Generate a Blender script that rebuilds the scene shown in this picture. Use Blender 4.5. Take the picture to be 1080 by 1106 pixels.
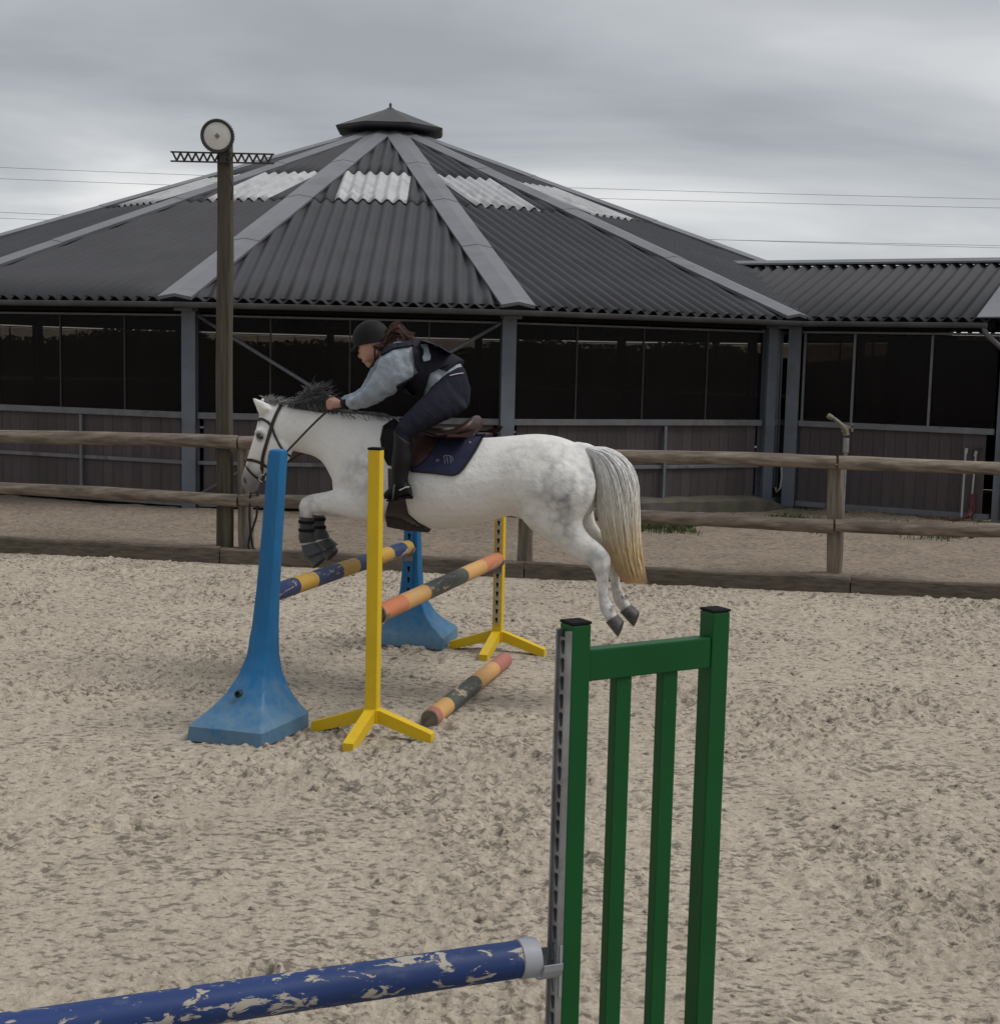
import bpy, bmesh, math, random
import numpy as np
from math import sin, cos, pi, radians, atan, atan2, hypot, sqrt
from mathutils import Vector, Matrix
from mathutils.bvhtree import BVHTree
from mathutils.geometry import delaunay_2d_cdt

random.seed(7)
rng = np.random.default_rng(7)
scene = bpy.context.scene
for o in list(bpy.data.objects):
    bpy.data.objects.remove(o)
COL = scene.collection

# ------------------------------------------------------------------ camera
CAM_H, FPX = 2.0, 1500.0
PITCH, ROLL = atan(168 / 1500), radians(1.35)
_R0 = Vector((1, 0, 0)); _U0 = Vector((0, sin(PITCH), cos(PITCH))); CF = Vector((0, cos(PITCH), -sin(PITCH)))
CX = _R0 * cos(ROLL) + _U0 * sin(ROLL)
CY = -_R0 * sin(ROLL) + _U0 * cos(ROLL)
CPOS = Vector((0, 0, CAM_H))
cam = bpy.data.cameras.new('camera')
cam.sensor_fit = 'HORIZONTAL'; cam.sensor_width = 36; cam.lens = 36 * FPX / 1080
cam.clip_start = 0.05; cam.clip_end = 3000
camo = bpy.data.objects.new('camera', cam); COL.objects.link(camo)
M3 = Matrix((CX, CY, -CF)).transposed()
camo.matrix_world = Matrix.Translation(CPOS) @ M3.to_4x4()
scene.camera = camo

# ------------------------------------------------------------------ world, sun, exposure
SUN_EL, SUN_AZ = radians(55), radians(98)      # azimuth clockwise from +Y
world = bpy.data.worlds.new('World'); scene.world = world; world.use_nodes = True
wn = world.node_tree; wn.nodes.clear()
def WN(t, **k):
    n = wn.nodes.new(t)
    for a, b in k.items(): setattr(n, a, b)
    return n
sky = WN('ShaderNodeTexSky', sky_type='NISHITA', sun_disc=False)
sky.sun_elevation = SUN_EL; sky.sun_rotation = SUN_AZ
bgs = WN('ShaderNodeBackground'); bgs.inputs['Strength'].default_value = 0.10
wn.links.new(sky.outputs[0], bgs.inputs[0])
tc = WN('ShaderNodeTexCoord'); sx = WN('ShaderNodeSeparateXYZ')
wn.links.new(tc.outputs['Generated'], sx.inputs[0])
def wmath(op, a, b=None, c=None):
    n = WN('ShaderNodeMath', operation=op)
    for i, v in enumerate((a, b, c)):
        if v is None: continue
        if isinstance(v, (int, float)): n.inputs[i].default_value = v
        else: wn.links.new(v, n.inputs[i])
    return n.outputs[0]
zz = wmath('ADD', wmath('MAXIMUM', sx.outputs[2], 0.0), 0.16)
cu = wmath('DIVIDE', sx.outputs[0], zz); cv = wmath('DIVIDE', sx.outputs[1], zz)
cb = WN('ShaderNodeCombineXYZ')
wn.links.new(wmath('MULTIPLY', cu, 0.62), cb.inputs[0]); wn.links.new(cv, cb.inputs[1]); cb.inputs[2].default_value = 3.7
n1 = WN('ShaderNodeTexNoise'); n1.inputs['Scale'].default_value = 0.85; n1.inputs['Detail'].default_value = 5; n1.inputs['Roughness'].default_value = 0.5; n1.inputs['Distortion'].default_value = 0.5
wn.links.new(cb.outputs[0], n1.inputs['Vector'])
n2 = WN('ShaderNodeTexNoise'); n2.inputs['Scale'].default_value = 0.3; n2.inputs['Detail'].default_value = 3
wn.links.new(cb.outputs[0], n2.inputs['Vector'])
mixn = wmath('ADD', wmath('MULTIPLY', n1.outputs[0], 0.6), wmath('MULTIPLY', n2.outputs[0], 0.4))
rp = WN('ShaderNodeValToRGB')
rp.color_ramp.elements[0].position = 0.39; rp.color_ramp.elements[0].color = (0.285, 0.30, 0.32, 1)
rp.color_ramp.elements[1].position = 0.60; rp.color_ramp.elements[1].color = (0.74, 0.735, 0.725, 1)
e = rp.color_ramp.elements.new(0.49); e.color = (0.43, 0.445, 0.462, 1)
wn.links.new(mixn, rp.inputs[0])
# paler air low over the horizon, the same all the way round
lowf = wmath('POWER', wmath('SUBTRACT', 1.0, wmath('MINIMUM', wmath('MAXIMUM', sx.outputs[2], 0.0), 1.0)), 14.0)
mxl = WN('ShaderNodeMixRGB'); mxl.inputs[2].default_value = (0.60, 0.62, 0.65, 1)
wn.links.new(wmath('MULTIPLY', lowf, 0.55), mxl.inputs[0]); wn.links.new(rp.outputs[0], mxl.inputs[1])
bgc = WN('ShaderNodeBackground'); bgc.inputs['Strength'].default_value = 1.0
wn.links.new(mxl.outputs[0], bgc.inputs[0])
mxs = WN('ShaderNodeMixShader'); mxs.inputs[0].default_value = 0.93
wn.links.new(bgs.outputs[0], mxs.inputs[1]); wn.links.new(bgc.outputs[0], mxs.inputs[2])
wo = WN('ShaderNodeOutputWorld'); wn.links.new(mxs.outputs[0], wo.inputs[0])

sl = bpy.data.lights.new('sun', 'SUN'); sl.energy = 1.5; sl.angle = radians(26); sl.color = (1.0, 0.965, 0.92)
so = bpy.data.objects.new('sun', sl); COL.objects.link(so)
SD = Vector((sin(SUN_AZ) * cos(SUN_EL), cos(SUN_AZ) * cos(SUN_EL), sin(SUN_EL)))
so.rotation_euler = SD.to_track_quat('Z', 'Y').to_euler(); so.location = (8, 4, 20)

vs = scene.view_settings
vs.view_transform = 'Standard'; vs.look = 'None'; vs.exposure = 0.30; vs.gamma = 1.0; vs.use_curve_mapping = False

# ------------------------------------------------------------------ helpers
def ray(px, py): return CX * ((px - 540) / FPX) + CY * ((553 - py) / FPX) + CF
def at(px, py, D):
    d = ray(px, py); return CPOS + d * (D / d.y)
def gz(px, py, z=0.0):
    d = ray(px, py); return CPOS + d * ((z - CAM_H) / d.z)

class MB:
    def __init__(s): s.v = []; s.f = []; s.m = []; s.mi = 0
    def add(s, vs, fs):
        n = len(s.v); s.v += [tuple(p) for p in vs]
        for f in fs: s.f.append(tuple(i + n for i in f)); s.m.append(s.mi)
    def box(s, c, d, M=None, bev=0.0):
        x, y, z = d[0] / 2, d[1] / 2, d[2] / 2
        if bev <= 0:
            vs = [Vector((a * x, b * y, e * z)) for a in (-1, 1) for b in (-1, 1) for e in (-1, 1)]
            fs = [(0, 1, 3, 2), (4, 6, 7, 5), (0, 4, 5, 1), (2, 3, 7, 6), (0, 2, 6, 4), (1, 5, 7, 3)]
        else:
            bm = bmesh.new(); bmesh.ops.create_cube(bm, size=1)
            for v in bm.verts: v.co = Vector((v.co.x * d[0], v.co.y * d[1], v.co.z * d[2]))
            bmesh.ops.bevel(bm, geom=bm.edges[:], offset=bev, segments=2, affect='EDGES', profile=0.6)
            bm.verts.index_update()
            vs = [v.co.copy() for v in bm.verts]; fs = [tuple(v.index for v in f.verts) for f in bm.faces]; bm.free()
        c = Vector(c)
        s.add([(M @ v if M else v) + c for v in vs], fs)
    def bar(s, a, b, w, h, up=Vector((0, 0, 1)), bev=0.0):
        a, b = Vector(a), Vector(b); x = (b - a); L = x.length; x.normalize()
        y = Vector(up).cross(x).normalized(); z = x.cross(y)
        s.box((a + b) / 2, (L, w, h), Matrix((x, y, z)).transposed(), bev)
    def loft(s, rings, cap=True, closed=True):
        K = len(rings[0]); vs = [p for r in rings for p in r]; fs = []
        for i in range(len(rings) - 1):
            for j in range(K if closed else K - 1):
                k = (j + 1) % K
                fs.append((i * K + j, i * K + k, (i + 1) * K + k, (i + 1) * K + j))
        if cap:
            fs.append(tuple(reversed(range(K)))); o = (len(rings) - 1) * K; fs.append(tuple(range(o, o + K)))
        s.add(vs, fs)
    def tube(s, pts, r, K=8, cap=True, sq=1.0):
        pts = [Vector(p) for p in pts]; n = len(pts)
        if not hasattr(r, '__len__'): r = [r] * n
        rings = []; ref = None
        for i, p in enumerate(pts):
            t = (pts[min(i + 1, n - 1)] - pts[max(i - 1, 0)]).normalized()
            if ref is None: ref = Vector((0, 0, 1)) if abs(t.z) < 0.9 else Vector((1, 0, 0))
            u = (ref - t * ref.dot(t)).normalized(); w = t.cross(u); ref = u
            rings.append([p + u * (cos(2 * pi * k / K) * r[i]) + w * (sin(2 * pi * k / K) * r[i] * sq) for k in range(K)])
        s.loft(rings, cap)
    def ell(s, c, ax, K=16, L=10):
        c = Vector(c); a, b, d = [Vector(v) for v in ax]
        rings = []
        for i in range(1, L):
            th = pi * i / L
            rings.append([c + a * cos(th) + (b * cos(2 * pi * k / K) + d * sin(2 * pi * k / K)) * sin(th) for k in range(K)])
        n = len(rings); fs = []; vs = [p for r in rings for p in r] + [c + a, c - a]
        for i in range(n - 1):
            for j in range(K): fs.append((i * K + j, i * K + (j + 1) % K, (i + 1) * K + (j + 1) % K, (i + 1) * K + j))
        for j in range(K):
            fs.append((n * K, (j + 1) % K, j)); fs.append((n * K + 1, (n - 1) * K + j, (n - 1) * K + (j + 1) % K))
        s.add(vs, fs)
    def mesh(s, name, mats=(), smooth=False, recalc=True):
        me = bpy.data.meshes.new(name); me.from_pydata(s.v, [], s.f)
        for m in (mats if isinstance(mats, (list, tuple)) else [mats]): me.materials.append(m)
        if any(s.m): me.polygons.foreach_set('material_index', s.m)
        if recalc:
            bm = bmesh.new(); bm.from_mesh(me); bmesh.ops.recalc_face_normals(bm, faces=bm.faces[:]); bm.to_mesh(me); bm.free()
        if smooth: shade(me, smooth)
        me.update(); return me
    def build(s, name, mats, parent=None, smooth=False, world=False, recalc=True):
        return link(name, s.mesh(name, mats, smooth, recalc), parent, world)

def shade(me, smooth=True):
    me.polygons.foreach_set('use_smooth', [True] * len(me.polygons))
    if smooth is not True:
        try: me.set_sharp_from_angle(angle=radians(smooth))
        except Exception: pass
def link(name, me, parent=None, world=False):
    o = bpy.data.objects.new(name, me); COL.objects.link(o)
    if parent is not None:
        o.parent = parent
        if world: o.matrix_parent_inverse = MW[parent.name].inverted()
    return o
MW = {}
def tag(o, label=None, cat=None, group=None, kind=None):
    if label: o['label'] = label
    if cat: o['category'] = cat
    if group: o['group'] = group
    if kind: o['kind'] = kind
    return o
def thing(name, label, cat, loc=(0, 0, 0), rz=0.0, group=None):
    o = bpy.data.objects.new(name, None); COL.objects.link(o); o.empty_display_size = 0.1
    o.location = loc; o.rotation_euler = (0, 0, rz)
    MW[o.name] = Matrix.Translation(Vector(loc)) @ Matrix.Rotation(rz, 4, 'Z')
    return tag(o, label, cat, group)
def copy_part(o, parent, loc=None, rz=None):
    c = o.copy(); COL.objects.link(c); c.parent = parent
    if loc is not None: c.location = loc
    if rz is not None: c.rotation_euler = (0, 0, rz)
    return c
def copy_thing(root, loc, rz, label=None):
    r = root.copy(); COL.objects.link(r); r.location = loc; r.rotation_euler = (0, 0, rz)
    MW[r.name] = Matrix.Translation(Vector(loc)) @ Matrix.Rotation(rz, 4, 'Z')
    if label: r['label'] = label
    for ch in [o for o in bpy.data.objects if o.parent == root]:
        c = copy_part(ch, r)
        for g in [o for o in bpy.data.objects if o.parent == ch]: copy_part(g, c)
    return r

# ------------------------------------------------------------------ materials
def newmat(name):
    m = bpy.data.materials.new(name); m.use_nodes = True; nt = m.node_tree
    return m, nt, nt.nodes['Principled BSDF']
def nd(nt, t, **k):
    n = nt.nodes.new(t)
    for a, b in k.items(): setattr(n, a, b)
    return n
def coords(nt, kind='Object', stretch=(1, 1, 1)):
    if kind == 'World': out = nd(nt, 'ShaderNodeNewGeometry').outputs['Position']
    else: out = nd(nt, 'ShaderNodeTexCoord').outputs[kind]
    mp = nd(nt, 'ShaderNodeMapping'); mp.inputs['Scale'].default_value = stretch
    nt.links.new(out, mp.inputs[0]); return mp.outputs[0]
def noise(nt, co, scale, detail=4, rough=0.55, dist=0.0):
    n = nd(nt, 'ShaderNodeTexNoise'); nt.links.new(co, n.inputs['Vector'])
    n.inputs['Scale'].default_value = scale; n.inputs['Detail'].default_value = detail
    n.inputs['Roughness'].default_value = rough; n.inputs['Distortion'].default_value = dist
    return n.outputs[0]
def ramp(nt, val, stops):
    r = nd(nt, 'ShaderNodeValToRGB'); els = r.color_ramp.elements
    while len(els) < len(stops): els.new(0.5)
    for e, (p, c) in zip(els, stops):
        e.position = p; e.color = (*c, 1) if len(c) == 3 else c
    nt.links.new(val, r.inputs[0]); return r.outputs[0]
def mixc(nt, fac, a, b, mode='MIX'):
    m = nd(nt, 'ShaderNodeMixRGB', blend_type=mode)
    for i, v in enumerate((fac, a, b)):
        if isinstance(v, (int, float)): m.inputs[i].default_value = v
        elif isinstance(v, tuple): m.inputs[i].default_value = (*v, 1) if len(v) == 3 else v
        else: nt.links.new(v, m.inputs[i])
    return m.outputs[0]
def nmath(nt, op, a, b=0.0):
    n = nd(nt, 'ShaderNodeMath', operation=op)
    for i, v in enumerate((a, b)):
        if isinstance(v, (int, float)): n.inputs[i].default_value = v
        else: nt.links.new(v, n.inputs[i])
    return n.outputs[0]
def bump(nt, bs, val, strength, dist=0.01, prev=None):
    b = nd(nt, 'ShaderNodeBump'); b.inputs['Strength'].default_value = strength; b.inputs['Distance'].default_value = dist
    nt.links.new(val, b.inputs['Height'])
    if prev is not None: nt.links.new(prev, b.inputs['Normal'])
    nt.links.new(b.outputs[0], bs.inputs['Normal']); return b.outputs[0]
def mat(name, c1, c2=None, scale=6.0, rough=0.6, metal=0.0, bmp=0.0, bscale=60.0, stretch=(1, 1, 1), coord='Object', rand=0.0,
        lo=0.35, hi=0.65, dirt=None, dscale=3.0, dlo=0.52, dhi=0.7, spec=0.4, bdist=0.004):
    m, nt, bs = newmat(name)
    co = coords(nt, coord, stretch)
    c2 = c2 or tuple(x * 0.75 for x in c1)
    col = ramp(nt, noise(nt, co, scale, 5), [(lo, c2), (hi, c1)])
    if dirt: col = mixc(nt, ramp(nt, noise(nt, co, dscale, 6, 0.65, 0.4), [(dlo, (0, 0, 0)), (dhi, (1, 1, 1))]), col, dirt)
    if rand:
        oi = nd(nt, 'ShaderNodeObjectInfo'); mr = nd(nt, 'ShaderNodeMapRange')
        nt.links.new(oi.outputs['Random'], mr.inputs[0]); mr.inputs[3].default_value = 1 - rand; mr.inputs[4].default_value = 1 + rand
        hs = nd(nt, 'ShaderNodeHueSaturation'); nt.links.new(col, hs.inputs['Color']); nt.links.new(mr.outputs[0], hs.inputs['Value']); col = hs.outputs[0]
    nt.links.new(col, bs.inputs['Base Color'])
    bs.inputs['Roughness'].default_value = rough; bs.inputs['Metallic'].default_value = metal
    bs.inputs['Specular IOR Level'].default_value = spec
    if bmp: bump(nt, bs, noise(nt, co, bscale, 4), bmp, bdist)
    return m

def sand_mat(name, light, mid, dark, damp, fine=1.0, spots=1.0):
    m, nt, bs = newmat(name); co = coords(nt, 'World')
    a = noise(nt, co, 0.7, 4, 0.6, 0.6); b = noise(nt, co, 13.0, 6, 0.65, 0.1); c = noise(nt, co, 60.0, 5, 0.7)
    col = ramp(nt, b, [(0.35, mid), (0.55, light)])
    col = mixc(nt, ramp(nt, a, [(0.45, (0, 0, 0)), (0.7, (.5, .5, .5))]), col, damp)
    # damp crumbs and the small shadows among them, both painted dark in patches
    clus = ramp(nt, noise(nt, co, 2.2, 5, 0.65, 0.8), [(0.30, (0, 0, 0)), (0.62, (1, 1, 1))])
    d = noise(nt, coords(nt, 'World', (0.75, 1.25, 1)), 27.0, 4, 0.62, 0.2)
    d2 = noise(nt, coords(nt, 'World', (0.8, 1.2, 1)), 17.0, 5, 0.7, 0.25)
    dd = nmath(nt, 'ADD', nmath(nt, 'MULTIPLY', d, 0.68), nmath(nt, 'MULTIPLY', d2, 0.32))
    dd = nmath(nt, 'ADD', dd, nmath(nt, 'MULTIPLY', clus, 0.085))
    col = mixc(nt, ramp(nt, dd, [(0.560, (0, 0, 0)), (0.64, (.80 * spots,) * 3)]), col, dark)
    col = mixc(nt, 0.6, col, ramp(nt, c, [(0.3, (.55, .545, .54)), (0.7, (1.28, 1.28, 1.28))]), 'MULTIPLY')
    nt.links.new(col, bs.inputs['Base Color']); bs.inputs['Roughness'].default_value = 0.95; bs.inputs['Specular IOR Level'].default_value = 0.1
    hgt = nmath(nt, 'ADD', nmath(nt, 'MULTIPLY', b, 0.5), nmath(nt, 'ADD', nmath(nt, 'MULTIPLY', c, 0.25), nmath(nt, 'MULTIPLY', noise(nt, co, 170, 3, 0.6), 0.08)))
    hgt = nmath(nt, 'SUBTRACT', hgt, nmath(nt, 'MULTIPLY', dd, 0.5))
    bump(nt, bs, hgt, 0.9 * fine, 0.028); return m
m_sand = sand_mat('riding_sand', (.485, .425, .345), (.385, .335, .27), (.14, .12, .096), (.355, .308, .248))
m_yard = sand_mat('trodden_yard_sand', (.30, .245, .195), (.23, .187, .15), (.115, .092, .072), (.21, .17, .135), 0.9, .9)
m_field = mat('field_grass', (.10, .135, .045), (.055, .085, .03), 0.4, 0.95, coord='World', bmp=0.3, bscale=8)
m_soil = mat('soil_under', (.22, .18, .14), rough=.95)
m_kerb = mat('weathered_kerb_timber', (.14, .115, .09), (.07, .058, .046), 7, .9, bmp=.6, bscale=30, stretch=(1, 6, 6), rand=.12, dirt=(.15, .12, .092), dscale=2.2, dlo=.56, dhi=.75)
m_log = mat('weathered_log', (.245, .20, .157), (.115, .092, .072), 9, .9, bmp=.7, bscale=26, stretch=(.25, 3, 3), rand=.14, dirt=(.055, .045, .037), dscale=2.6, dlo=.52, dhi=.72)
m_postw = mat('weathered_post', (.25, .212, .168), (.125, .104, .082), 9, .9, bmp=.7, bscale=26, stretch=(3, 3, .25), rand=.12, dirt=(.10, .11, .075), dscale=2.5)
m_pole = mat('dark_weathered_pole', (.085, .072, .053), (.045, .037, .028), 10, .92, bmp=.8, bscale=24, stretch=(4, 4, .2), dirt=(.12, .125, .075), dscale=2.0)
m_sheet = mat('dark_fibre_cement', (.044, .045, .052), (.037, .038, .044), 1.3, .72, rand=.05, bmp=.08, bscale=90, dirt=(.058, .060, .066), dscale=.6, dlo=.5, dhi=.9)
m_sky = mat('pale_rooflight_sheet', (.47, .48, .49), (.38, .39, .40), 2.5, .45, rand=.05, dirt=(.24, .245, .24), dscale=2)
m_ridge = mat('grey_ridge_metal', (.155, .160, .178), (.13, .134, .15), 2.0, .5, rand=.03, dirt=(.11, .112, .12), dscale=1.6, spec=.5)
m_gutter = mat('gutter_grey', (.10, .103, .11), (.07, .072, .078), 3, .45, dirt=(.13, .125, .115), dscale=2)
m_black = mat('black_and_shade', (.014, .014, .015), (.010, .010, .011), 4, .9, spec=.1)  # black parts, plus parts where shade is put into the colour
m_steel = mat('blue_grey_steel', (.14, .16, .19), (.108, .124, .15), 2.5, .55, dirt=(.09, .09, .095), dscale=2.2, spec=.4)
m_rail = mat('grey_rail_paint', (.165, .17, .185), (.12, .125, .137), 3, .55, dirt=(.09, .085, .085), dscale=3)
m_board = mat('dark_brown_board', (.082, .066, .068), (.060, .049, .051), 12, .8, stretch=(5, 5, .35), rand=.16, bmp=.25, bscale=40, dirt=(.085, .07, .064), dscale=1.4)
m_mull = mat('dark_mullion', (.04, .038, .038), rough=.6)
m_capm = mat('dark_cap_sheet', (.055, .055, .06), (.042, .042, .046), 3, .55)
m_concrete = mat('old_concrete', (.115, .10, .086), (.07, .062, .055), 5, .95, bmp=.6, bscale=35, dirt=(.09, .10, .05), dscale=2)

def pane_mat():
    m = bpy.data.materials.new('smoked_wind_screen'); m.use_nodes = True; nt = m.node_tree; nt.nodes.clear()
    tr = nd(nt, 'ShaderNodeBsdfTransparent'); tr.inputs[0].default_value = (.70, .66, .615, 1)
    df = nd(nt, 'ShaderNodeBsdfPrincipled'); df.inputs['Base Color'].default_value = (.011, .009, .0095, 1); df.inputs['Roughness'].default_value = .22
    df.inputs['Specular IOR Level'].default_value = .16
    co = coords(nt, 'Object'); fac = ramp(nt, noise(nt, co, 1.2, 3), [(0.3, (.30, .30, .30)), (.7, (.46, .46, .46))])
    mx = nd(nt, 'ShaderNodeMixShader'); nt.links.new(fac, mx.inputs[0]); nt.links.new(tr.outputs[0], mx.inputs[1]); nt.links.new(df.outputs[0], mx.inputs[2])
    out = nd(nt, 'ShaderNodeOutputMaterial'); nt.links.new(mx.outputs[0], out.inputs[0]); return m
m_pane = pane_mat()

# ------------------------------------------------------------------ value noise for terrain
_lat = rng.random((256, 256))
def vnoise(x, y, s, ox=0.0, oy=0.0):
    x = x / s + ox; y = y / s + oy
    ix = np.floor(x).astype(int); iy = np.floor(y).astype(int); fx = x - ix; fy = y - iy
    fx = fx * fx * (3 - 2 * fx); fy = fy * fy * (3 - 2 * fy)
    a = _lat[ix & 255, iy & 255]; b = _lat[(ix + 1) & 255, iy & 255]; c = _lat[ix & 255, (iy + 1) & 255]; d = _lat[(ix + 1) & 255, (iy + 1) & 255]
    return (a * (1 - fx) + b * fx) * (1 - fy) + (c * (1 - fx) + d * fx) * fy - 0.5
def grid_mesh(name, xs, ys, Z, m, keep=None):
    nx, ny = len(xs), len(ys)
    co = np.empty((ny, nx, 3), np.float32); co[..., 0] = xs[None, :]; co[..., 1] = ys[:, None]; co[..., 2] = Z
    idx = np.arange(nx * ny).reshape(ny, nx)
    q = np.stack([idx[:-1, :-1], idx[:-1, 1:], idx[1:, 1:], idx[1:, :-1]], -1)
    q = q[keep] if keep is not None else q.reshape(-1, 4)
    me = bpy.data.meshes.new(name); n = len(q)
    me.vertices.add(nx * ny); me.vertices.foreach_set('co', co.ravel())
    me.loops.add(n * 4); me.loops.foreach_set('vertex_index', q.ravel().astype(np.int32))
    me.polygons.add(n); me.polygons.foreach_set('loop_start', np.arange(0, n * 4, 4, dtype=np.int32))
    me.update(calc_edges=True); me.validate(); me.polygons.foreach_set('use_smooth', np.ones(n, bool)); me.materials.append(m)
    return link(name, me)

# ================================================================== SETTING
# kerb line (front face foot) on the plan
K0 = Vector((-4.826, 13.294)); K1 = Vector((4.342, 11.90)); KD = (K1 - K0).normalized(); KN = Vector((-KD.y, KD.x))
def kerb_y(x): return K0.y + (x - K0.x) * KD.y / KD.x
YARD_Z = 0.10

g = MB(); g.add([(-1500, -300, -.09), (1500, -300, -.09), (1500, 2500, -.09), (-1500, 2500, -.09)], [(0, 1, 2, 3)])
tag(g.build('ground', m_soil), kind='structure')
# far field, behind the building
g = MB(); g.add([(-1500, 42, .085), (1500, 42, .085), (1500, 2400, .085), (-1500, 2400, .085)], [(0, 1, 2, 3)])
tag(g.build('field', m_field), kind='structure')

# arena sand, churned by hooves
xs = np.arange(-5.8, 5.8, .0112)
ys = [2.4]
while ys[-1] < 14.2: ys.append(ys[-1] + max(.0085, .0027 * ys[-1]))
ys = np.array(ys)
Xg, Yg = np.meshgrid(xs, ys)
Z = .026 * vnoise(Xg, Yg, 1.3) + .014 * vnoise(Xg, Yg, .31, 7, 3)
pm = np.clip(vnoise(Xg, Yg, .8, 55, 20) * 2.4 + .6, .15, 1.15)
for (sc_, am, ox) in ((.15, .010, 12), (.085, .013, 44), (.048, .019, 71), (.029, .016, 19)):
    Z += am * pm * (0.5 - 2.2 * np.abs(vnoise(Xg, Yg * .9, sc_, ox, ox * 2)) + .8 * vnoise(Xg, Yg, sc_ * .6, ox + 5, 3))
Nst = 2300
cx = rng.uniform(-6, 6, Nst); cy = np.sqrt(rng.uniform(2.6 ** 2, 13.9 ** 2, Nst)); rr = rng.uniform(.045, .075, Nst); dp = rng.uniform(.004, .014, Nst) * np.where(rng.random(Nst) < .2, 2.0, 1.0); an = rng.uniform(0, 6.28, Nst)
for i in range(Nst):
    R = rr[i] * 1.9
    a0, a1 = np.searchsorted(xs, (cx[i] - R, cx[i] + R)); b0, b1 = np.searchsorted(ys, (cy[i] - R, cy[i] + R))
    if a1 <= a0 or b1 <= b0: continue
    dx = Xg[b0:b1, a0:a1] - cx[i]; dy = Yg[b0:b1, a0:a1] - cy[i]
    u = dx * cos(an[i]) + dy * sin(an[i]); w = (-dx * sin(an[i]) + dy * cos(an[i])) * 1.25
    q = np.sqrt(u * u + w * w) / rr[i]
    Z[b0:b1, a0:a1] += dp[i] * (-np.exp(-(q / .75) ** 4) + .65 * np.exp(-((q - 1.22) / .26) ** 2) * (1 + .6 * u / rr[i]))
Z = np.clip(Z, -.06, .06)
ky = kerb_y(Xg)
Z -= .012 * np.exp(-((ky - Yg) / .15) ** 2)
Z *= np.clip((ky + .15 - Yg) / .45 + .15, .3, 1)
keep = (Yg[:-1, :-1] < ky[:-1, :-1] + .10)
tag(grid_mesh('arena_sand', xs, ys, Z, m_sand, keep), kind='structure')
# the rest of the arena, out of view
g = MB()
for (x0, x1, y0, y1) in ((-40, -5.79, -30, 0), (5.78, 40, -30, 0), (-5.8, 5.79, -30, 2.42)):
    if y1 == 0: g.add([(x0, y0, -.004), (x1, y0, -.004), (x1, kerb_y(x1) + .05, -.004), (x0, kerb_y(x0) + .05, -.004)], [(0, 1, 2, 3)])
    else: g.add([(x0, y0, -.004), (x1, y0, -.004), (x1, y1, -.004), (x0, y1, -.004)], [(0, 1, 2, 3)])
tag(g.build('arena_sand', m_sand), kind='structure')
# loose clods thrown up by hooves
b = MB(); NC = 9000
qx = rng.uniform(-5.6, 5.6, NC); qy = np.sqrt(rng.uniform(2.6 ** 2, 12.6 ** 2, NC)); keepq = (vnoise(qx, qy, .55, 21, 8) > -.06) & (qy < kerb_y(qx) - .12)
ix = np.clip(np.searchsorted(xs, qx), 0, len(xs) - 1); iy = np.clip(np.searchsorted(ys, qy), 0, len(ys) - 1)
for i in np.nonzero(keepq)[0]:
    r = random.uniform(.005, .013) * (1.6 if random.random() < .06 else 1); zc_ = Z[iy[i], ix[i]] + r * .15; a = random.uniform(0, 6.28)
    up = [(qx[i] + r * random.uniform(-.3, .3), qy[i] + r * random.uniform(-.3, .3), zc_ + r * random.uniform(.5, .95))]
    rg_ = [(qx[i] + r * random.uniform(.8, 1.5) * cos(a + k * 1.257), qy[i] + r * random.uniform(.7, 1.2) * sin(a + k * 1.257), zc_ + r * random.uniform(-.1, .25)) for k in range(5)]
    lo = [(p[0] * .5 + qx[i] * .5, p[1] * .5 + qy[i] * .5, zc_ - r) for p in rg_]
    b.add(up + rg_ + lo, [(0, 1 + k, 1 + (k + 1) % 5) for k in range(5)] + [(1 + k, 6 + k, 6 + (k + 1) % 5, 1 + (k + 1) % 5) for k in range(5)])
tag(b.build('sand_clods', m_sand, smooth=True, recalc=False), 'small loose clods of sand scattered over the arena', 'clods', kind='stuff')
# yard between kerb and building, a step higher
xs2 = np.arange(-9, 9, .035); ys2 = np.arange(11.0, 18.2, .04)
X2, Y2 = np.meshgrid(xs2, ys2)
Z2 = YARD_Z + .05 * vnoise(X2, Y2, 1.6, 3, 9) + .028 * vnoise(X2, Y2, .4, 8, 2) + .018 * vnoise(X2, Y2, .14, 5, 1) + .012 * vnoise(X2, Y2, .07, 5, 61)
k2 = kerb_y(X2) + .05; Z2 = np.where(Y2 < k2 + .12, YARD_Z - .02 + (Z2 - YARD_Z) * .3, Z2)
keep2 = (Y2[:-1, :-1] > k2[:-1, :-1] - .03)
tag(grid_mesh('yard', xs2, ys2, Z2, m_yard, keep2), kind='structure')
g = MB(); zy = YARD_Z - .012
g.add([(-60, 18.17, zy), (60, 18.17, zy), (60, 42, zy), (-60, 42, zy)], [(0, 1, 2, 3)])
g.add([(-60, kerb_y(-60) + .06, zy), (-8.98, kerb_y(-8.98) + .06, zy), (-8.98, 18.17, zy), (-60, 18.17, zy)], [(0, 1, 2, 3)])
g.add([(8.96, kerb_y(8.96) + .06, zy), (60, kerb_y(60) + .06, zy), (60, 18.17, zy), (8.96, 18.17, zy)], [(0, 1, 2, 3)])
tag(g.build('yard', m_yard), kind='structure')

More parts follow.
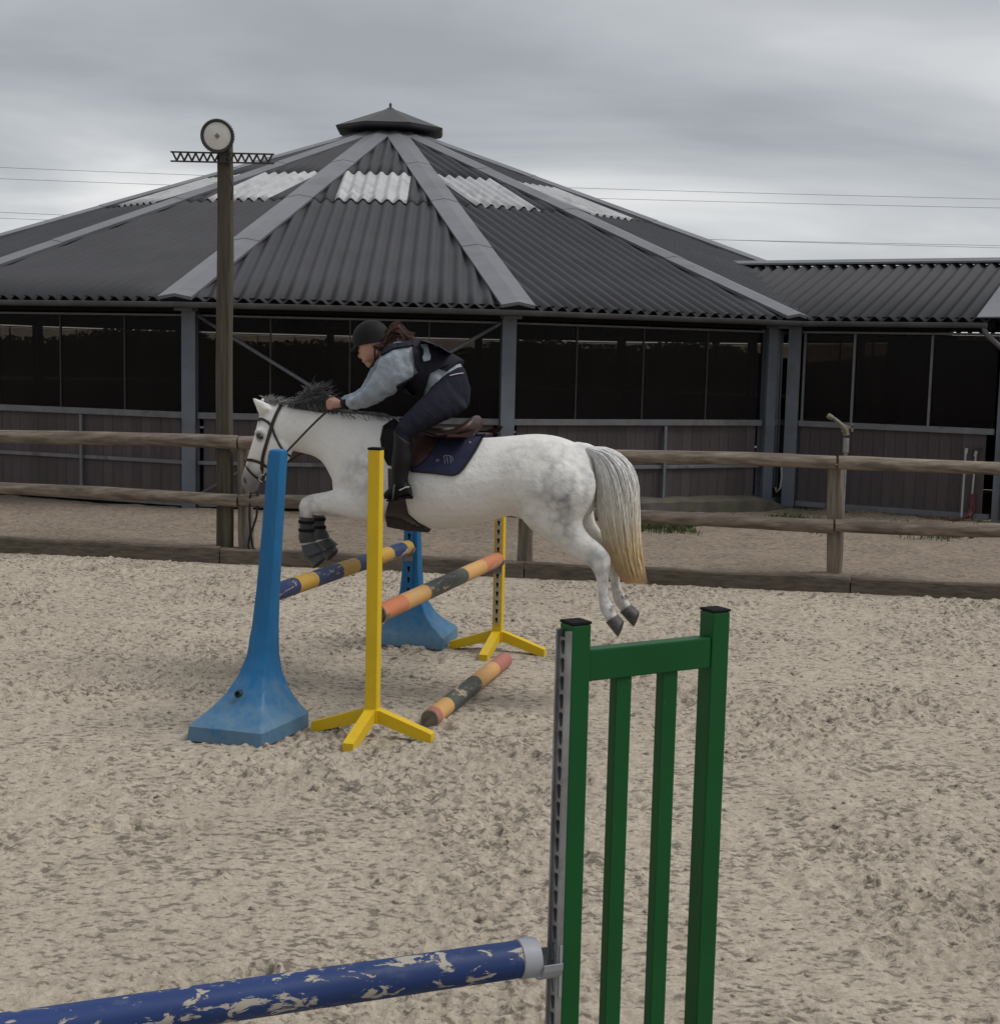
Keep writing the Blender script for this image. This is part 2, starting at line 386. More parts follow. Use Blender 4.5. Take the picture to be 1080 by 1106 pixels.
# kerb boards
KZ = .145
kr = thing('timber_kerb', 'low weathered timber kerb edging the riding sand', 'kerb', (*K0, 0), atan2(KD.y, KD.x))
xk = -6.0; joint0 = (Vector((3.10, 12.09)) - K0).length
lens = [2.9] * 7
start = joint0 - 2.9 * 4
for i in range(7):
    a = start + i * 2.9; h = KZ + random.uniform(-.012, .008); off = random.uniform(-.006, .012)
    b = MB(); n = 14; rings = []
    for k in range(n + 1):
        x = a + .006 + (2.888) * k / n; w = .012 * math.sin(x * 2.1 + i) * .6; t = h + .006 * math.sin(x * 5.3 + i * 2) + random.uniform(-.003, .003)
        f = random.uniform(-.004, .004)
        rings.append([(x, off + w + f, -.08), (x, off + w + f, t - .014), (x, off + w + .012 + f, t), (x, off + w + .062, t), (x, off + w + .072, -.08)])
    b.loft(rings); b.build('kerb_board', m_kerb, kr, smooth=40)

# ================================================================== ROTUNDA
NS = 16; SIDE = 3.75; DEL = radians(2.1)
A0 = Vector((-3.70, 16.51)); RW = SIDE / 2 / sin(pi / NS); AP = RW * cos(pi / NS)
B0 = A0 + SIDE * Vector((cos(DEL), sin(DEL))); RC = (A0 + B0) / 2 + AP * Vector((-sin(DEL), cos(DEL)))
RE = RW + .42; APE = RE * cos(pi / NS); ZE = 2.47; ZA = 6.02; SL = atan2(ZA - ZE, APE); LS = hypot(APE, ZA - ZE); HE = RE * sin(pi / NS)
rot = thing('round_riding_hall', 'dark sixteen-sided riding hall with corrugated cone roof and smoked windscreens', 'building', (RC.x, RC.y, YARD_Z), DEL)
STEP = 2 * pi / NS
def roofpt(u, v, o): return Vector((u, -APE + v * cos(SL) - o * sin(SL), ZE + v * sin(SL) + o * cos(SL)))
def sheet(u0, u1, v0, v1, off, lift=.012, trim=True, per=.177, seg=8):
    """corrugated sheet on face 0, waves run up the slope, cut at the hips"""
    b = MB(); n = max(2, int(round((u1 - u0) / per * seg))); cols = []
    for i in range(n + 1):
        u = u0 + (u1 - u0) * i / n
        lim = LS * (1 - abs(u) / HE) if trim else 1e9
        t0, t1 = v0, min(v1, lim)
        if t1 < t0 + .01: cols.append(None); continue
        o = off + .031 * sin(2 * pi * u / per)
        m = 5
        cols.append([roofpt(u, t0 + (t1 - t0) * k / m, o + lift * (1 - k / m)) for k in range(m + 1)] + [roofpt(u, t0, o + lift - .010)])
    vs = []; fs = []; base = []
    for c in cols:
        base.append(len(vs) if c else None)
        if c: vs += c
    for i in range(n):
        if base[i] is None or base[i + 1] is None: continue
        a, d = base[i], base[i + 1]
        for k in range(5): fs.append((a + k, d + k, d + k + 1, a + k + 1))
        fs.append((a + 6, d + 6, d, a))
    b.add(vs, fs); return b
VJ = (0.0, 4.80, 4.80, 6.60, 6.6, LS)
SKU = (-.55, .51)
prot = []
prot.append(sheet(-HE, HE, VJ[0], VJ[1] + .12, 0, .004).build('roof_sheet', m_sheet, rot, smooth=True, recalc=False))
prot.append(sheet(-HE, SKU[0] + .03, VJ[2], VJ[3] + .1, .008, .006).build('roof_sheet', m_sheet, rot, smooth=True, recalc=False))
prot.append(sheet(SKU[1] - .03, HE, VJ[2], VJ[3] + .1, .008, .006).build('roof_sheet', m_sheet, rot, smooth=True, recalc=False))
prot.append(sheet(SKU[0], SKU[1], VJ[2], VJ[3] + .1, .019).build('rooflight_sheet', m_sky, rot, smooth=True, recalc=False))
prot.append(sheet(-HE, HE, VJ[4], VJ[5], .018, .004).build('roof_sheet', m_sheet, rot, smooth=True, recalc=False))
# gutter on face 0
b = MB(); rings = []
for s_ in (-1, 1):
    r_ = []
    for k in range(9):
        a = pi + pi * k / 8; r_.append(Vector((s_ * (HE + .03), -APE - .035 + .062 * cos(a), ZE - .035 + .062 * sin(a))))
    for k in range(9):
        a = 2 * pi - pi * k / 8; r_.append(Vector((s_ * (HE + .03), -APE - .035 + .054 * cos(a), ZE - .033 + .054 * sin(a))))
    rings.append(r_)
b.loft(rings); prot.append(b.build('gutter', m_gutter, rot, smooth=50))
# fascia / eave purlin behind gutter, blackened so the colour carries the eave shade
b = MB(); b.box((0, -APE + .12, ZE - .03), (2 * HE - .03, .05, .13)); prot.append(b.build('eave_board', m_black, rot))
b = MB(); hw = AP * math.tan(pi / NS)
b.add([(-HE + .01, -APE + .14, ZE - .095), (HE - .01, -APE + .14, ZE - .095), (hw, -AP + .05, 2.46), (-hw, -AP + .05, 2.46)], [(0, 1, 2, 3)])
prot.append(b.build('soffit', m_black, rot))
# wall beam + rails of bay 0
b = MB(); b.box((0, -AP, 2.40), (SIDE - .1, .10, .13)); prot.append(b.build('wall_beam', m_black, rot))  # beam black too: shade under the eave put into its colour
for (z, h, t, nm) in ((2.30, .025, .05, 'head_rail'), (1.12, .075, .07, 'sill_rail'), (.556, .045, .05, 'mid_rail'), (.075, .09, .05, 'foot_rail')):
    b = MB(); b.box((0, -AP - .012 - t / 2 + .05, z), (SIDE - .165, t, h), bev=.006); prot.append(b.build(nm, m_rail, rot))
b = MB(); b.box((.33, -AP - .028, .60), (.035, .03, .95)); prot.append(b.build('upright_bar', m_rail, rot))
for i in range(3):
    b = MB(); b.box(((i + 1) * SIDE / 4 - SIDE / 2, -AP + .028, 1.72), (.018, .028, 1.13)); prot.append(b.build('mullion', m_mull, rot))
for i in range(4):
    b = MB(); w = SIDE / 4
    b.box((0, 0, 0), (w - .022 if 0 < i < 3 else w - .10, .006, 1.125))
    o = b.build('window_pane', m_pane, rot); o.location = ((i + .5) * w - SIDE / 2 + (.04 if i == 0 else -.04 if i == 3 else 0), -AP + .028, 1.72); prot.append(o)
# corner post at right end of bay 0 (H section), oriented to the corner
ca = -pi / 2 + STEP / 2; cdir = Vector((cos(ca), sin(ca), 0)); ctan = Vector((-sin(ca), cos(ca), 0))
Mp = Matrix((ctan, -cdir, Vector((0, 0, 1)))).transposed()
b = MB()
for off, d in ((.065, (.17, .014, 2.42)), (-.07, (.17, .014, 2.42))): b.box(cdir * (RW + off) + Vector((0, 0, 1.21)), d, Mp)
b.box(cdir * (RW - .003) + Vector((0, 0, 1.21)), (.012, .118, 2.42), Mp)
b.box(cdir * (RW + .13) + Vector((0, 0, 2.37)), (.22, .20, .05), Mp)
prot.append(b.build('post', m_steel, rot))
# hip caps: five overlapping folded lengths
hc = Vector((cos(ca), sin(ca), 0)) * RE + Vector((0, 0, ZE)); hd = (Vector((0, 0, ZA)) - hc).normalized()
nA = Vector((0, -sin(SL), cos(SL))); nB = Matrix.Rotation(STEP, 3, 'Z') @ nA
wA = hd.cross(nA).normalized(); wA = wA if wA.dot(Vector((-1, 0, 0))) > 0 else -wA
wB = hd.cross(nB).normalized(); wB = wB if wB.dot(wA) < 0 else -wB
NU = (nA + nB).normalized(); HL = (Vector((0, 0, ZA)) - hc).length
for i in range(4):
    s0 = -.05 + i * (HL - .75) / 4; s1 = -.05 + (i + 1) * (HL - .75) / 4 + .10
    b = MB(); rings = []
    for s_, lf in ((s0, .007), (s1, .001)):
        p = hc + hd * s_
        e = lf
        rings.append([p + wA * .195 + nA * (.012 + e), p + wA * .20 + nA * (.052 + e), p + wA * .055 + nA * (.070 + e) , p + NU * (.078 + e), p + wB * .055 + nB * (.070 + e), p + wB * .20 + nB * (.052 + e), p + wB * .195 + nB * (.012 + e), p + NU * (.04 + e)])
    b.loft(rings); prot.append(b.build('hip_cap', m_ridge, rot))
b = MB(); b.loft([[hc + hd * -.045 + q for q in (wA * .18 - nA * .0, wA * .18 + nA * .04, NU * .06, wB * .18 + nB * .04, wB * .18, NU * -.02)], [hc + hd * -.03 + q for q in (wA * .18, wA * .18 + nA * .04, NU * .06, wB * .18 + nB * .04, wB * .18, NU * -.02)]])
prot.append(b.build('hip_stop', m_black, rot))
# copy all faces round
for k in range(1, NS):
    for o in prot:
        c = copy_part(o, rot)
        M = Matrix.Rotation(k * STEP, 3, 'Z'); c.location = M @ o.location; c.rotation_euler = (0, 0, k * STEP)
# lower wall: boards one by one on the bays in view, a plain panel elsewhere
bw = .138; b = MB(); b.box((0, 0, 0), (bw - .002, .022, 1.05), bev=.0015); bme = b.mesh('board', m_board)
b = MB(); b.box((0, 0, 0), (SIDE - .17, .022, 1.05)); pme = b.mesh('wall_panel', m_board)
for k in range(NS):
    kk = (k + 8) % 16 - 8; M = Matrix.Rotation(k * STEP, 3, 'Z')
    if -2 <= kk <= 2:
        nb = int((SIDE - .18) / bw)
        for i in range(nb):
            x = (i + .5 - nb / 2) * bw
            o = link('board', bme, rot); o.location = M @ Vector((x, -AP + .03 + random.uniform(-.003, .003), .585)); o.rotation_euler = (0, 0, k * STEP)
    else:
        o = link('wall_panel', pme, rot); o.location = M @ Vector((0, -AP + .03, .585)); o.rotation_euler = (0, 0, k * STEP)
# crossed braces in the front bay
for s_ in (-1, 1):
    b = MB(); b.tube([(s_ * (SIDE / 2 - .08), -AP - .045 - (.012 if s_ > 0 else -.012), 2.30), (-s_ * (SIDE / 2 - .08), -AP - .045 - (.012 if s_ > 0 else -.012), .16)], .022, 8)
    b.build('brace', m_rail, rot, smooth=True)
# ridge cap at the apex on a short vent drum
def ngon(R, z, n=NS, ph=STEP / 2): return [Vector((R * cos(ph + 2 * pi * i / n), R * sin(ph + 2 * pi * i / n), z)) for i in range(n)]
b = MB(); b.loft([ngon(.62, 5.65), ngon(.62, 6.0)]); vd = b.build('vent_drum', m_black, rot)
b = MB(); b.loft([ngon(.98, 5.90, 8, pi / 8), ngon(1.02, 5.92, 8, pi / 8), ngon(1.04, 5.97, 8, pi / 8), ngon(.10, 6.33, 8, pi / 8), ngon(.04, 6.37, 8, pi / 8)]); cp = b.build('roof_cap', m_capm, rot)
b = MB(); b.tube([(0, 0, 6.36), (0, 0, 6.43), (0, 0, 6.46)], [.02, .025, .006], 8); b.build('finial', m_capm, cp)

# ================================================================== ANNEX
aL = Vector((3.804, 18.321)); AA = radians(-28.68); ax_ = Vector((cos(AA), sin(AA)))
ann = thing('annex_building', 'low dark annex with corrugated gable roof and three smoked window panes', 'building', (aL.x, aL.y, YARD_Z), AA)
AW = 2.62
def annroof(x, v, o, S, zE, y0=-.34): return Vector((x, y0 + v * cos(S) - o * sin(S), zE + v * sin(S) + o * cos(S)))
azE = 2.47; azR = 3.36; ady = 2.94; AS = atan2(azR - azE, ady); AL_ = hypot(azR - azE, ady)
def annsheet(x0, x1, v0, v1, off, back=False):
    b = MB(); per = .177; n = int((x1 - x0) / per * 8); rows = []
    for i in range(n + 1):
        x = x0 + (x1 - x0) * i / n; o = off + .031 * sin(2 * pi * x / per)
        c = [annroof(x, v0, o - .01, AS, azE), annroof(x, v0, o, AS, azE), annroof(x, v1, o - .008, AS, azE)]
        if back: c = [Vector((p.x, 2 * (ady - .34) - p.y, p.z)) for p in c]
        rows.append(c)
    b.loft(rows, cap=False, closed=False); return b
for bk in (False, True):
    for j, (x0, x1) in enumerate(((-3.0, -1.0), (-1.0, 1.0), (1.0, AW - .10))):
        annsheet(x0, x1 + (.06 if j < 2 else 0), 0, AL_, .006 * j, bk).build('roof_sheet', m_sheet, ann, smooth=True)
b = MB(); yr = ady - .34
rings = [[Vector((x, yr + s * .19, azR - .055 + .05)) for s in (-1,)] + [Vector((x, yr - .19, azR + .02)), Vector((x, yr, azR + .075)), Vector((x, yr + .19, azR + .02)), Vector((x, yr + .19, azR - .005)), Vector((x, yr, azR + .03))] for x in (-2.6, AW + .02)]
b.loft(rings); b.build('ridge_cap', m_ridge, ann)
for bk in (1, -1):
    b = MB(); pts = []
    rings = []
    for v in (-.03, AL_ - .05):
        r_ = [annroof(AW - .28 + q[0], v, q[1], AS, azE) for q in ((0, .050), (.30, .055), (.31, -.10), (.285, -.10), (.285, .038), (0, .036))]
        if bk < 0: r_ = [Vector((p.x, 2 * yr - p.y, p.z)) for p in r_]
        rings.append(r_)
    b.loft(rings); b.build('verge_flashing', m_ridge, ann)
b = MB(); rings = []
for x in (-.05, AW - .16):
    rings.append([Vector((x, -.375 + .062 * cos(pi + pi * k / 8), azE - .035 + .062 * sin(pi + pi * k / 8))) for k in range(9)] + [Vector((x, -.375 + .054 * cos(2 * pi - pi * k / 8), azE - .033 + .054 * sin(2 * pi - pi * k / 8))) for k in range(9)])
b.loft(rings); b.build('gutter', m_gutter, ann, smooth=50)
b = MB(); b.tube([(AW - .20, -.375, azE - .08), (AW - .16, -.36, azE - .17), (AW + .08, -.16, azE - .40), (AW + .10, -.13, azE - .6), (AW + .10, -.13, .05)], .032, 10); b.build('downpipe', m_gutter, ann, smooth=True)
b = MB(); b.box((AW / 2 - .1, -.20, azE - .03), (AW, .05, .13)); b.build('eave_board', m_black, ann)  # annex eave board, soffit and beam coloured black as eave shade
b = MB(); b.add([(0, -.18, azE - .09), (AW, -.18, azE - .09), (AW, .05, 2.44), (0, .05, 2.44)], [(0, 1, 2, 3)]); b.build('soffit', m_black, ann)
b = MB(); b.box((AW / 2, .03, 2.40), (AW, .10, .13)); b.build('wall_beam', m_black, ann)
for (z, h, t, nm) in ((2.31, .03, .05, 'head_rail'), (1.12, .075, .07, 'sill_rail'), (.06, .07, .05, 'foot_rail')):
    b = MB(); b.box((AW / 2 + .02, -.01 - t / 2 + .05, z), (AW - .16, t, h), bev=.006); b.build(nm, m_rail, ann)
for x in (.14, .79, 1.76):
    b = MB(); b.box((x, .012, 1.72), (.028, .04, 1.14)); b.build('mullion', m_rail, ann)
pan = [.0, .79, 1.76, 2.56]
for i in range(3):
    b = MB(); b.box(((pan[i] + pan[i + 1]) / 2, .03, 1.72), (pan[i + 1] - pan[i] - .03, .006, 1.13)); b.build('window_pane', m_pane, ann)
nb = int((AW - .15) / bw)
for i in range(nb):
    o = link('board', bme, ann); o.location = (.12 + (i + .5) * bw, .03 + random.uniform(-.003, .003), .585)
for x in (0.02, AW + .06):
    b = MB()
    for y, d in ((-.06, (.17, .014, 2.40)), (.07, (.17, .014, 2.40))): b.box((x, y, 1.2), d)
    b.box((x, .005, 1.2), (.012, .116, 2.40)); b.build('post', m_steel, ann)
b = MB()                                                     # back and end walls
b.box((AW / 2, 2 * yr - .3, 1.2), (AW - .1, .05, 2.4)); b.box((AW - .04, yr, 1.2), (.05, 2 * yr - .7, 2.4))
b.add([(AW - .04, .04, 2.41), (AW - .04, 2 * yr - .05, 2.41), (AW - .04, yr, azR - .12)], [(0, 1, 2)])
b.build('wall_panel', m_board, ann)
b = MB(); b.box((AW - .28, .14, 2.26), (.62, .07, .05), bev=.01); tb = b.build('tube_light', mat('white_plastic', (.55, .55, .53), rough=.4), ann)
b = MB()
for (dx, r_) in ((.20, .028), (.155, .012)):
    b.tube([(-dx, .02, 2.38), (-dx, -.03, 2.2), (-dx + .01, -.04, .25)], r_, 8)
b.build('downpipe', m_steel, ann, smooth=True)
b = MB(); b.tube([(-.09, -.06, .62), (-.07, -.07, .40), (-.08, -.08, .26), (-.13, -.08, .20), (-.15, -.07, .26)], .014, 8); b.build('loose_cable', mat('pale_cable', (.36, .36, .33), rough=.6), ann, smooth=True)

# ================================================================== FENCE
FP = [Vector((-5.20, 13.74)), Vector((-2.454, 13.306)), Vector((.245, 12.883)), Vector((3.029, 12.471)), Vector((5.80, 12.05))]
FD = (FP[3] - FP[1]).normalized(); FN = Vector((FD.y, -FD.x))
fen = thing('log_fence', 'weathered round-log post and rail fence behind the kerb', 'fence', (FP[2].x, FP[2].y, YARD_Z), 0)
def log(a, b, r, seg=14, K=12, wob=.012, seed=0):
    a, b = Vector(a), Vector(b); rd = random.Random(seed); m = MB(); d = (b - a); t = d.normalized()
    u = t.orthogonal().normalized(); w = t.cross(u); rings = []; ph = [rd.uniform(0, 6.28) for _ in range(4)]
    for i in range(seg + 1):
        f = i / seg; c = a + d * f + u * wob * sin(3 * f + ph[0]) + w * wob * sin(4.1 * f + ph[1])
        rr_ = r * (1 + .05 * sin(9 * f + ph[2]) + rd.uniform(-.025, .025))
        rings.append([c + (u * cos(2 * pi * k / K) + w * sin(2 * pi * k / K)) * rr_ * (1 + .03 * sin(k * 2.1 + ph[3])) for k in range(K)])
    m.loft(rings); return m
for i, p in enumerate(FP):
    o = log((p.x, p.y, -.2), (p.x, p.y, 1.10 + random.uniform(-.02, .02)), .074, 8, seed=i); o.build('post', m_postw, fen, smooth=50, world=True)
for i in range(4):
    for lev, z in enumerate((1.125, .575)):
        a = FP[i] + FN * .125 - FD * .01; b_ = FP[i + 1] + FN * .125 - FD * .03
        za = z + random.uniform(-.012, .012)
        z0 = za + (.03 if (lev == 1 and i < 1) else 0)
        log((a.x, a.y, z0), (b_.x, b_.y, za - (.012 if i > 1 else 0)), .061 + random.uniform(-.003, .003), 20, seed=20 + i * 2 + lev).build('rail', m_log, fen, smooth=50, world=True)

# dark strap hanging on the fence
m_strap = mat('dark_webbing', (.022, .018, .022), (.012, .011, .014), 20, .8)
st = MB()
sp = lambda x, y: at(x, y, 13.12)
st.tube([sp(270, 538), sp(269.5, 556), sp(270.5, 575), sp(268, 590), sp(270, 594)], .011, 6)
st.tube([sp(279, 538), sp(277, 558), sp(271, 577), sp(273, 592), sp(276, 594)], .011, 6)
st.tube([sp(270, 538), sp(272, 529), sp(277, 529), sp(279, 538)], .011, 6)
tag(st.build('hanging_strap', m_strap, smooth=True), 'dark webbing strap looped over the lower fence rail', 'strap')

# ================================================================== LIGHT POLE
lpx = Vector((-2.66, 13.33))
lp = thing('light_pole', 'tall dark timber pole with crossarm and round floodlight', 'light pole', (lpx.x, lpx.y, YARD_Z))
b = MB(); n = 16; rings = []
for i in range(n + 1):
    z = -.3 + (3.92 - YARD_Z + .3) * i / n; h = .074 - .008 * i / n + random.uniform(-.0015, .0015); dx = .006 * sin(i * .6)
    c = .014
    rings.append([Vector((dx + a, bb, z)) for a, bb in ((-h + c, -h), (h - c, -h), (h, -h + c), (h, h - c), (h - c, h), (-h + c, h), (-h, h - c), (-h, -h + c))])
b.loft(rings); b.build('shaft', m_pole, lp)
m_rust = mat('rusty_dark_steel', (.055, .045, .038), (.03, .026, .024), 14, .75, dirt=(.10, .055, .03), dscale=7)
b = MB(); x0, x1, zc = -.49, .475, 3.685
for z in (zc + .042, zc - .042): b.box(((x0 + x1) / 2, -.088, z), (x1 - x0, .030, .012))
nz = 13
for i in range(nz):
    xa = x0 + .02 + (x1 - x0 - .04) * i / nz; xb = x0 + .02 + (x1 - x0 - .04) * (i + 1) / nz; xm = (xa + xb) / 2
    b.bar((xa, -.088, zc + .036), (xm, -.088, zc - .036), .014, .016); b.bar((xm, -.086, zc - .036), (xb, -.086, zc + .036), .014, .016)
b.box((0, -.088, zc), (.06, .034, .09))
b.build('crossarm', m_rust, lp)
lc = Vector((-.045, -.13, 3.875))
ld = Vector((.10, -1, -.10)).normalized(); lu = Vector((0, 0, 1)); lr = ld.cross(lu).normalized(); lu = lr.cross(ld)
def disc(r, off): return [lc + ld * off + (lr * cos(2 * pi * k / 32) + lu * sin(2 * pi * k / 32)) * r for k in range(32)]
b = MB(); b.loft([disc(.06, -.10), disc(.10, -.08), disc(.13, -.03), disc(.155, -.01), disc(.155, .022), disc(.148, .03), disc(.128, .026), disc(.126, .012), disc(.001, .012)]); fl = b.build('floodlight', mat('lamp_housing', (.035, .036, .038), rough=.5), lp, smooth=35)
b = MB(); b.loft([disc(.124, .012), disc(.124, .018), disc(.09, .023), disc(.03, .025)]); b.build('lens', mat('lamp_lens', (.62, .62, .58), (.54, .54, .5), 8, .3), fl, smooth=40)
b = MB(); b.box(lc + ld * .027, (.036, .012, .036), Matrix((lr, ld, lu)).transposed() @ Matrix.Rotation(.75, 3, 'Y')); b.build('led_chip', mat('led_chip', (.20, .19, .16), rough=.4), fl)
b = MB()
for k in range(40):
    a = 2 * pi * k / 40; d_ = lr * cos(a) + lu * sin(a)
    b.bar(lc + d_ * .148 + ld * .024, lc + d_ * .157 - ld * .02, .005, .010, up=ld)
b.build('cooling_fin', mat('fin_metal', (.11, .112, .115), rough=.5), fl)
b = MB(); b.tube([lc - ld * .08, (0, -.05, 3.80), (0, -.06, 3.70)], .018, 8); b.tube([(.03, -.09, 3.64), (.045, -.09, 3.52), (.09, -.085, 3.42), (.075, -.08, 3.3)], .006, 6); b.build('bracket', m_rust, lp, smooth=True)

# ================================================================== small things by the building
# sprinkler on its riser behind the fence
spz = at(913, 492, 12.75)
sk = thing('irrigation_sprinkler', 'metal impact sprinkler on a riser above the fence post', 'sprinkler', (spz.x, spz.y, YARD_Z))
b = MB(); b.tube([(spz.x, spz.y, .05), (spz.x, spz.y, 1.28)], .017, 8); b.tube([(spz.x, spz.y, 1.20), (spz.x, spz.y, 1.33)], .028, 10); b.build('riser', mat('galvanised', (.30, .30, .29), (.2, .2, .2), 12, .5, .6), sk, smooth=40, world=True)
P = lambda x, y: at(x, y, 12.75)
b = MB(); b.tube([P(914, 470), P(913, 464), P(908, 458), P(902, 453), P(897, 450)], [.03, .032, .020, .018, .016], 8); b.tube([P(894, 448.5), P(899, 451.5)], .024, 8)
b.build('nozzle', mat('brass_dull', (.24, .22, .17), (.14, .13, .10), 12, .5, .5), sk, smooth=40, world=True)
b = MB(); b.bar(P(909, 466), P(921, 460), .03, .014); b.bar(P(920, 466), P(920, 457), .03, .02, up=Vector((1, 0, 0))); b.tube([P(903, 457), P(911, 459), P(918, 462)], .008, 6); b.build('spring_arm', mat('brass_dull_arm', (.22, .20, .16), rough=.5, metal=.5), sk, world=True)

# water point with two pale stand pipes and a red hose
wpb = gz(1043, 563, YARD_Z)
wq = thing('water_point', 'two pale standpipes with a red hose by the annex wall', 'water point', (wpb.x, wpb.y, YARD_Z))
W = lambda x, y: at(x, y, wpb.y)
b = MB(); b.tube([W(1038, 562), W(1043, 488)], .013, 8); b.tube([W(1043, 490), W(1044, 484)], .02, 8); b.build('standpipe', mat('pale_pipe', (.42, .42, .40), rough=.5), wq, smooth=40, world=True)
b = MB(); b.tube([W(1047, 563), W(1054, 491)], .013, 8); b.tube([W(1053, 493), W(1054.5, 487)], .02, 8); b.build('standpipe', bpy.data.materials['pale_pipe'], wq, smooth=40, world=True)
b = MB(); b.bar(W(1043, 486), W(1060, 484), .03, .012); b.build('tap_bracket', m_rust, wq, world=True)
b = MB(); b.tube([W(1050, 533), W(1049, 548), W(1045, 557), W(1035, 561), W(1018, 562.0), W(1000, 561)], .020, 8); b.tube([W(1051, 534), W(1052, 549), W(1047, 560)], .018, 8); b.build('hose', mat('red_hose', (.16, .035, .045), (.10, .025, .03), 10, .5), wq, smooth=40, world=True)

# concrete slab in front of the side bay, brown board leaning behind it
s0 = gz(655, 556, YARD_Z); s1 = gz(851, 551, YARD_Z)
b = MB(); d_ = Vector((s1.x - s0.x, s1.y - s0.y, 0)).normalized(); nn = Vector((-d_.y, d_.x, 0)); Ls = (s1 - s0).length
rings = []
for k in range(13):
    f = k / 12; p = s0 + d_ * Ls * f; h = .16 if f < .9 else .16 * (1 - (f - .9) / .1 * .75); h += .008 * sin(k * 2.7)
    w = .03 * sin(k * 1.7)
    rings.append([p + nn * w + Vector((0, 0, -.1)), p + nn * (w + .02) + Vector((0, 0, h - .03)), p + nn * (w + .07) + Vector((0, 0, h)), p + nn * .42 + Vector((0, 0, h + .02)), p + nn * .48 + Vector((0, 0, -.1))])
b.loft(rings); tag(b.build('concrete_step', m_concrete, smooth=40), 'low crumbling concrete step along the riding hall wall', 'step')
bp = gz(806, 546, YARD_Z); bp.y -= .02
b = MB(); Q = lambda x, y, d=0: at(x, y, bp.y + d)
b.loft([[Q(797, 540, 0), Q(817, 541, 0), Q(817, 541, .12), Q(797, 540, .12)], [Q(798, 522, .02), Q(818, 523, .02), Q(818, 523, .14), Q(798, 522, .14)], [Q(803, 506, .08), Q(819, 506, .08), Q(819, 506, .18), Q(803, 506, .18)], [Q(806, 502, .1), Q(819, 501, .1), Q(819, 501, .18), Q(806, 502, .18)]])
tag(b.build('leaning_board', mat('brown_board', (.085, .055, .042), (.05, .034, .028), 9, .85)), 'short brown board leaning beside the blue grey corner post', 'board')

# grass tufts near the building, right side
m_grass = mat('short_grass', (.085, .11, .035), (.045, .065, .022), 7, .9, coord='World')
b = MB()
def blade(x, y, z, h):
    a = random.uniform(0, 6.28); w = .006; ln = random.uniform(.2, .8) * h; dx, dy = cos(a), sin(a)
    b.add([(x - dy * w, y + dx * w, z), (x + dy * w, y - dx * w, z), (x + dx * ln * .4 + dy * w * .6, y + dy * ln * .4 - dx * w * .6, z + h * .65), (x + dx * ln, y + dy * ln, z + h)], [(0, 1, 2), (0, 2, 3)])
for i in range(9000):
    u = random.random(); x = 1.45 + 4.4 * u + random.gauss(0, .05); y = 15.95 - .12 * (x - 1.5) + random.gauss(0, .20) + .25 * sin(x * 2.3)
    if x > 3.6: y = 16.1 + random.gauss(0, .22) - .26 * (x - 3.6)
    if random.random() < .3: y += random.uniform(-.3, .5)
    if vnoise(np.array([x]), np.array([y]), .4)[0] < -.12: continue
    blade(x, y, YARD_Z - .01, random.uniform(.03, .10))
for i in range(4200):
    x = random.uniform(1.3, 5.2); y = 16.55 + .12 * (x - 1.7) + random.gauss(0, .16)
    if x > 3.7: y -= .45 * (x - 3.7)
    if vnoise(np.array([x]), np.array([y]), .5, 9, 4)[0] > -.15: blade(x, y, YARD_Z - .01, random.uniform(.03, .09))
for i in range(900):
    t = random.random() * 2.5; p = aL + ax_ * t + Vector((-ax_.y, ax_.x)) * -random.uniform(.06, .25); blade(p.x, p.y, YARD_Z - .01, random.uniform(.02, .06))
tag(b.build('grass', m_grass, recalc=False), 'thin short grass along the foot of the building', 'grass', kind='stuff')

# far hedge beyond the field, seen through the wind screens
b = MB(); N_ = 30000
hx = rng.uniform(-75, 75, N_); hy = 88 + rng.normal(0, .7, N_); top = 2.7 + .4 * np.sin(hx * .21) + .3 * np.sin(hx * .53 + 1)
hz = rng.uniform(0, 1, N_) ** .7 * np.maximum(top, .8); sz = rng.uniform(.07, .17, N_); th = rng.uniform(0, 6.28, (N_, 3))
for i in range(N_):
    M = Matrix.Rotation(th[i, 0], 3, 'X') @ Matrix.Rotation(th[i, 1], 3, 'Z'); c = Vector((hx[i], hy[i], hz[i] + .05))
    b.add([c + M @ Vector(p) * sz[i] for p in ((-1, -.6, 0), (1, -.5, .1), (.7, .8, 0), (-.6, .7, -.1))], [(0, 1, 2, 3)])
rg = []
for k in range(151):
    x = -75 + k; t_ = 2.45 + .4 * sin(x * .21) + .3 * sin(x * .53 + 1) + random.uniform(-.12, .12)
    rg.append([(x, 87.3, 0), (x, 87.2 + random.uniform(-.15, .15), t_ * .6), (x, 87.9, t_), (x, 88.7, t_ * .7), (x, 88.8, 0)])
b.loft(rg)
tag(b.build('far_hedge', mat('hedge_leaves', (.045, .06, .024), (.022, .032, .013), .5, .95, spec=.05, coord='World'), recalc=False), 'dark green hedge far beyond the field', 'hedge', kind='stuff')

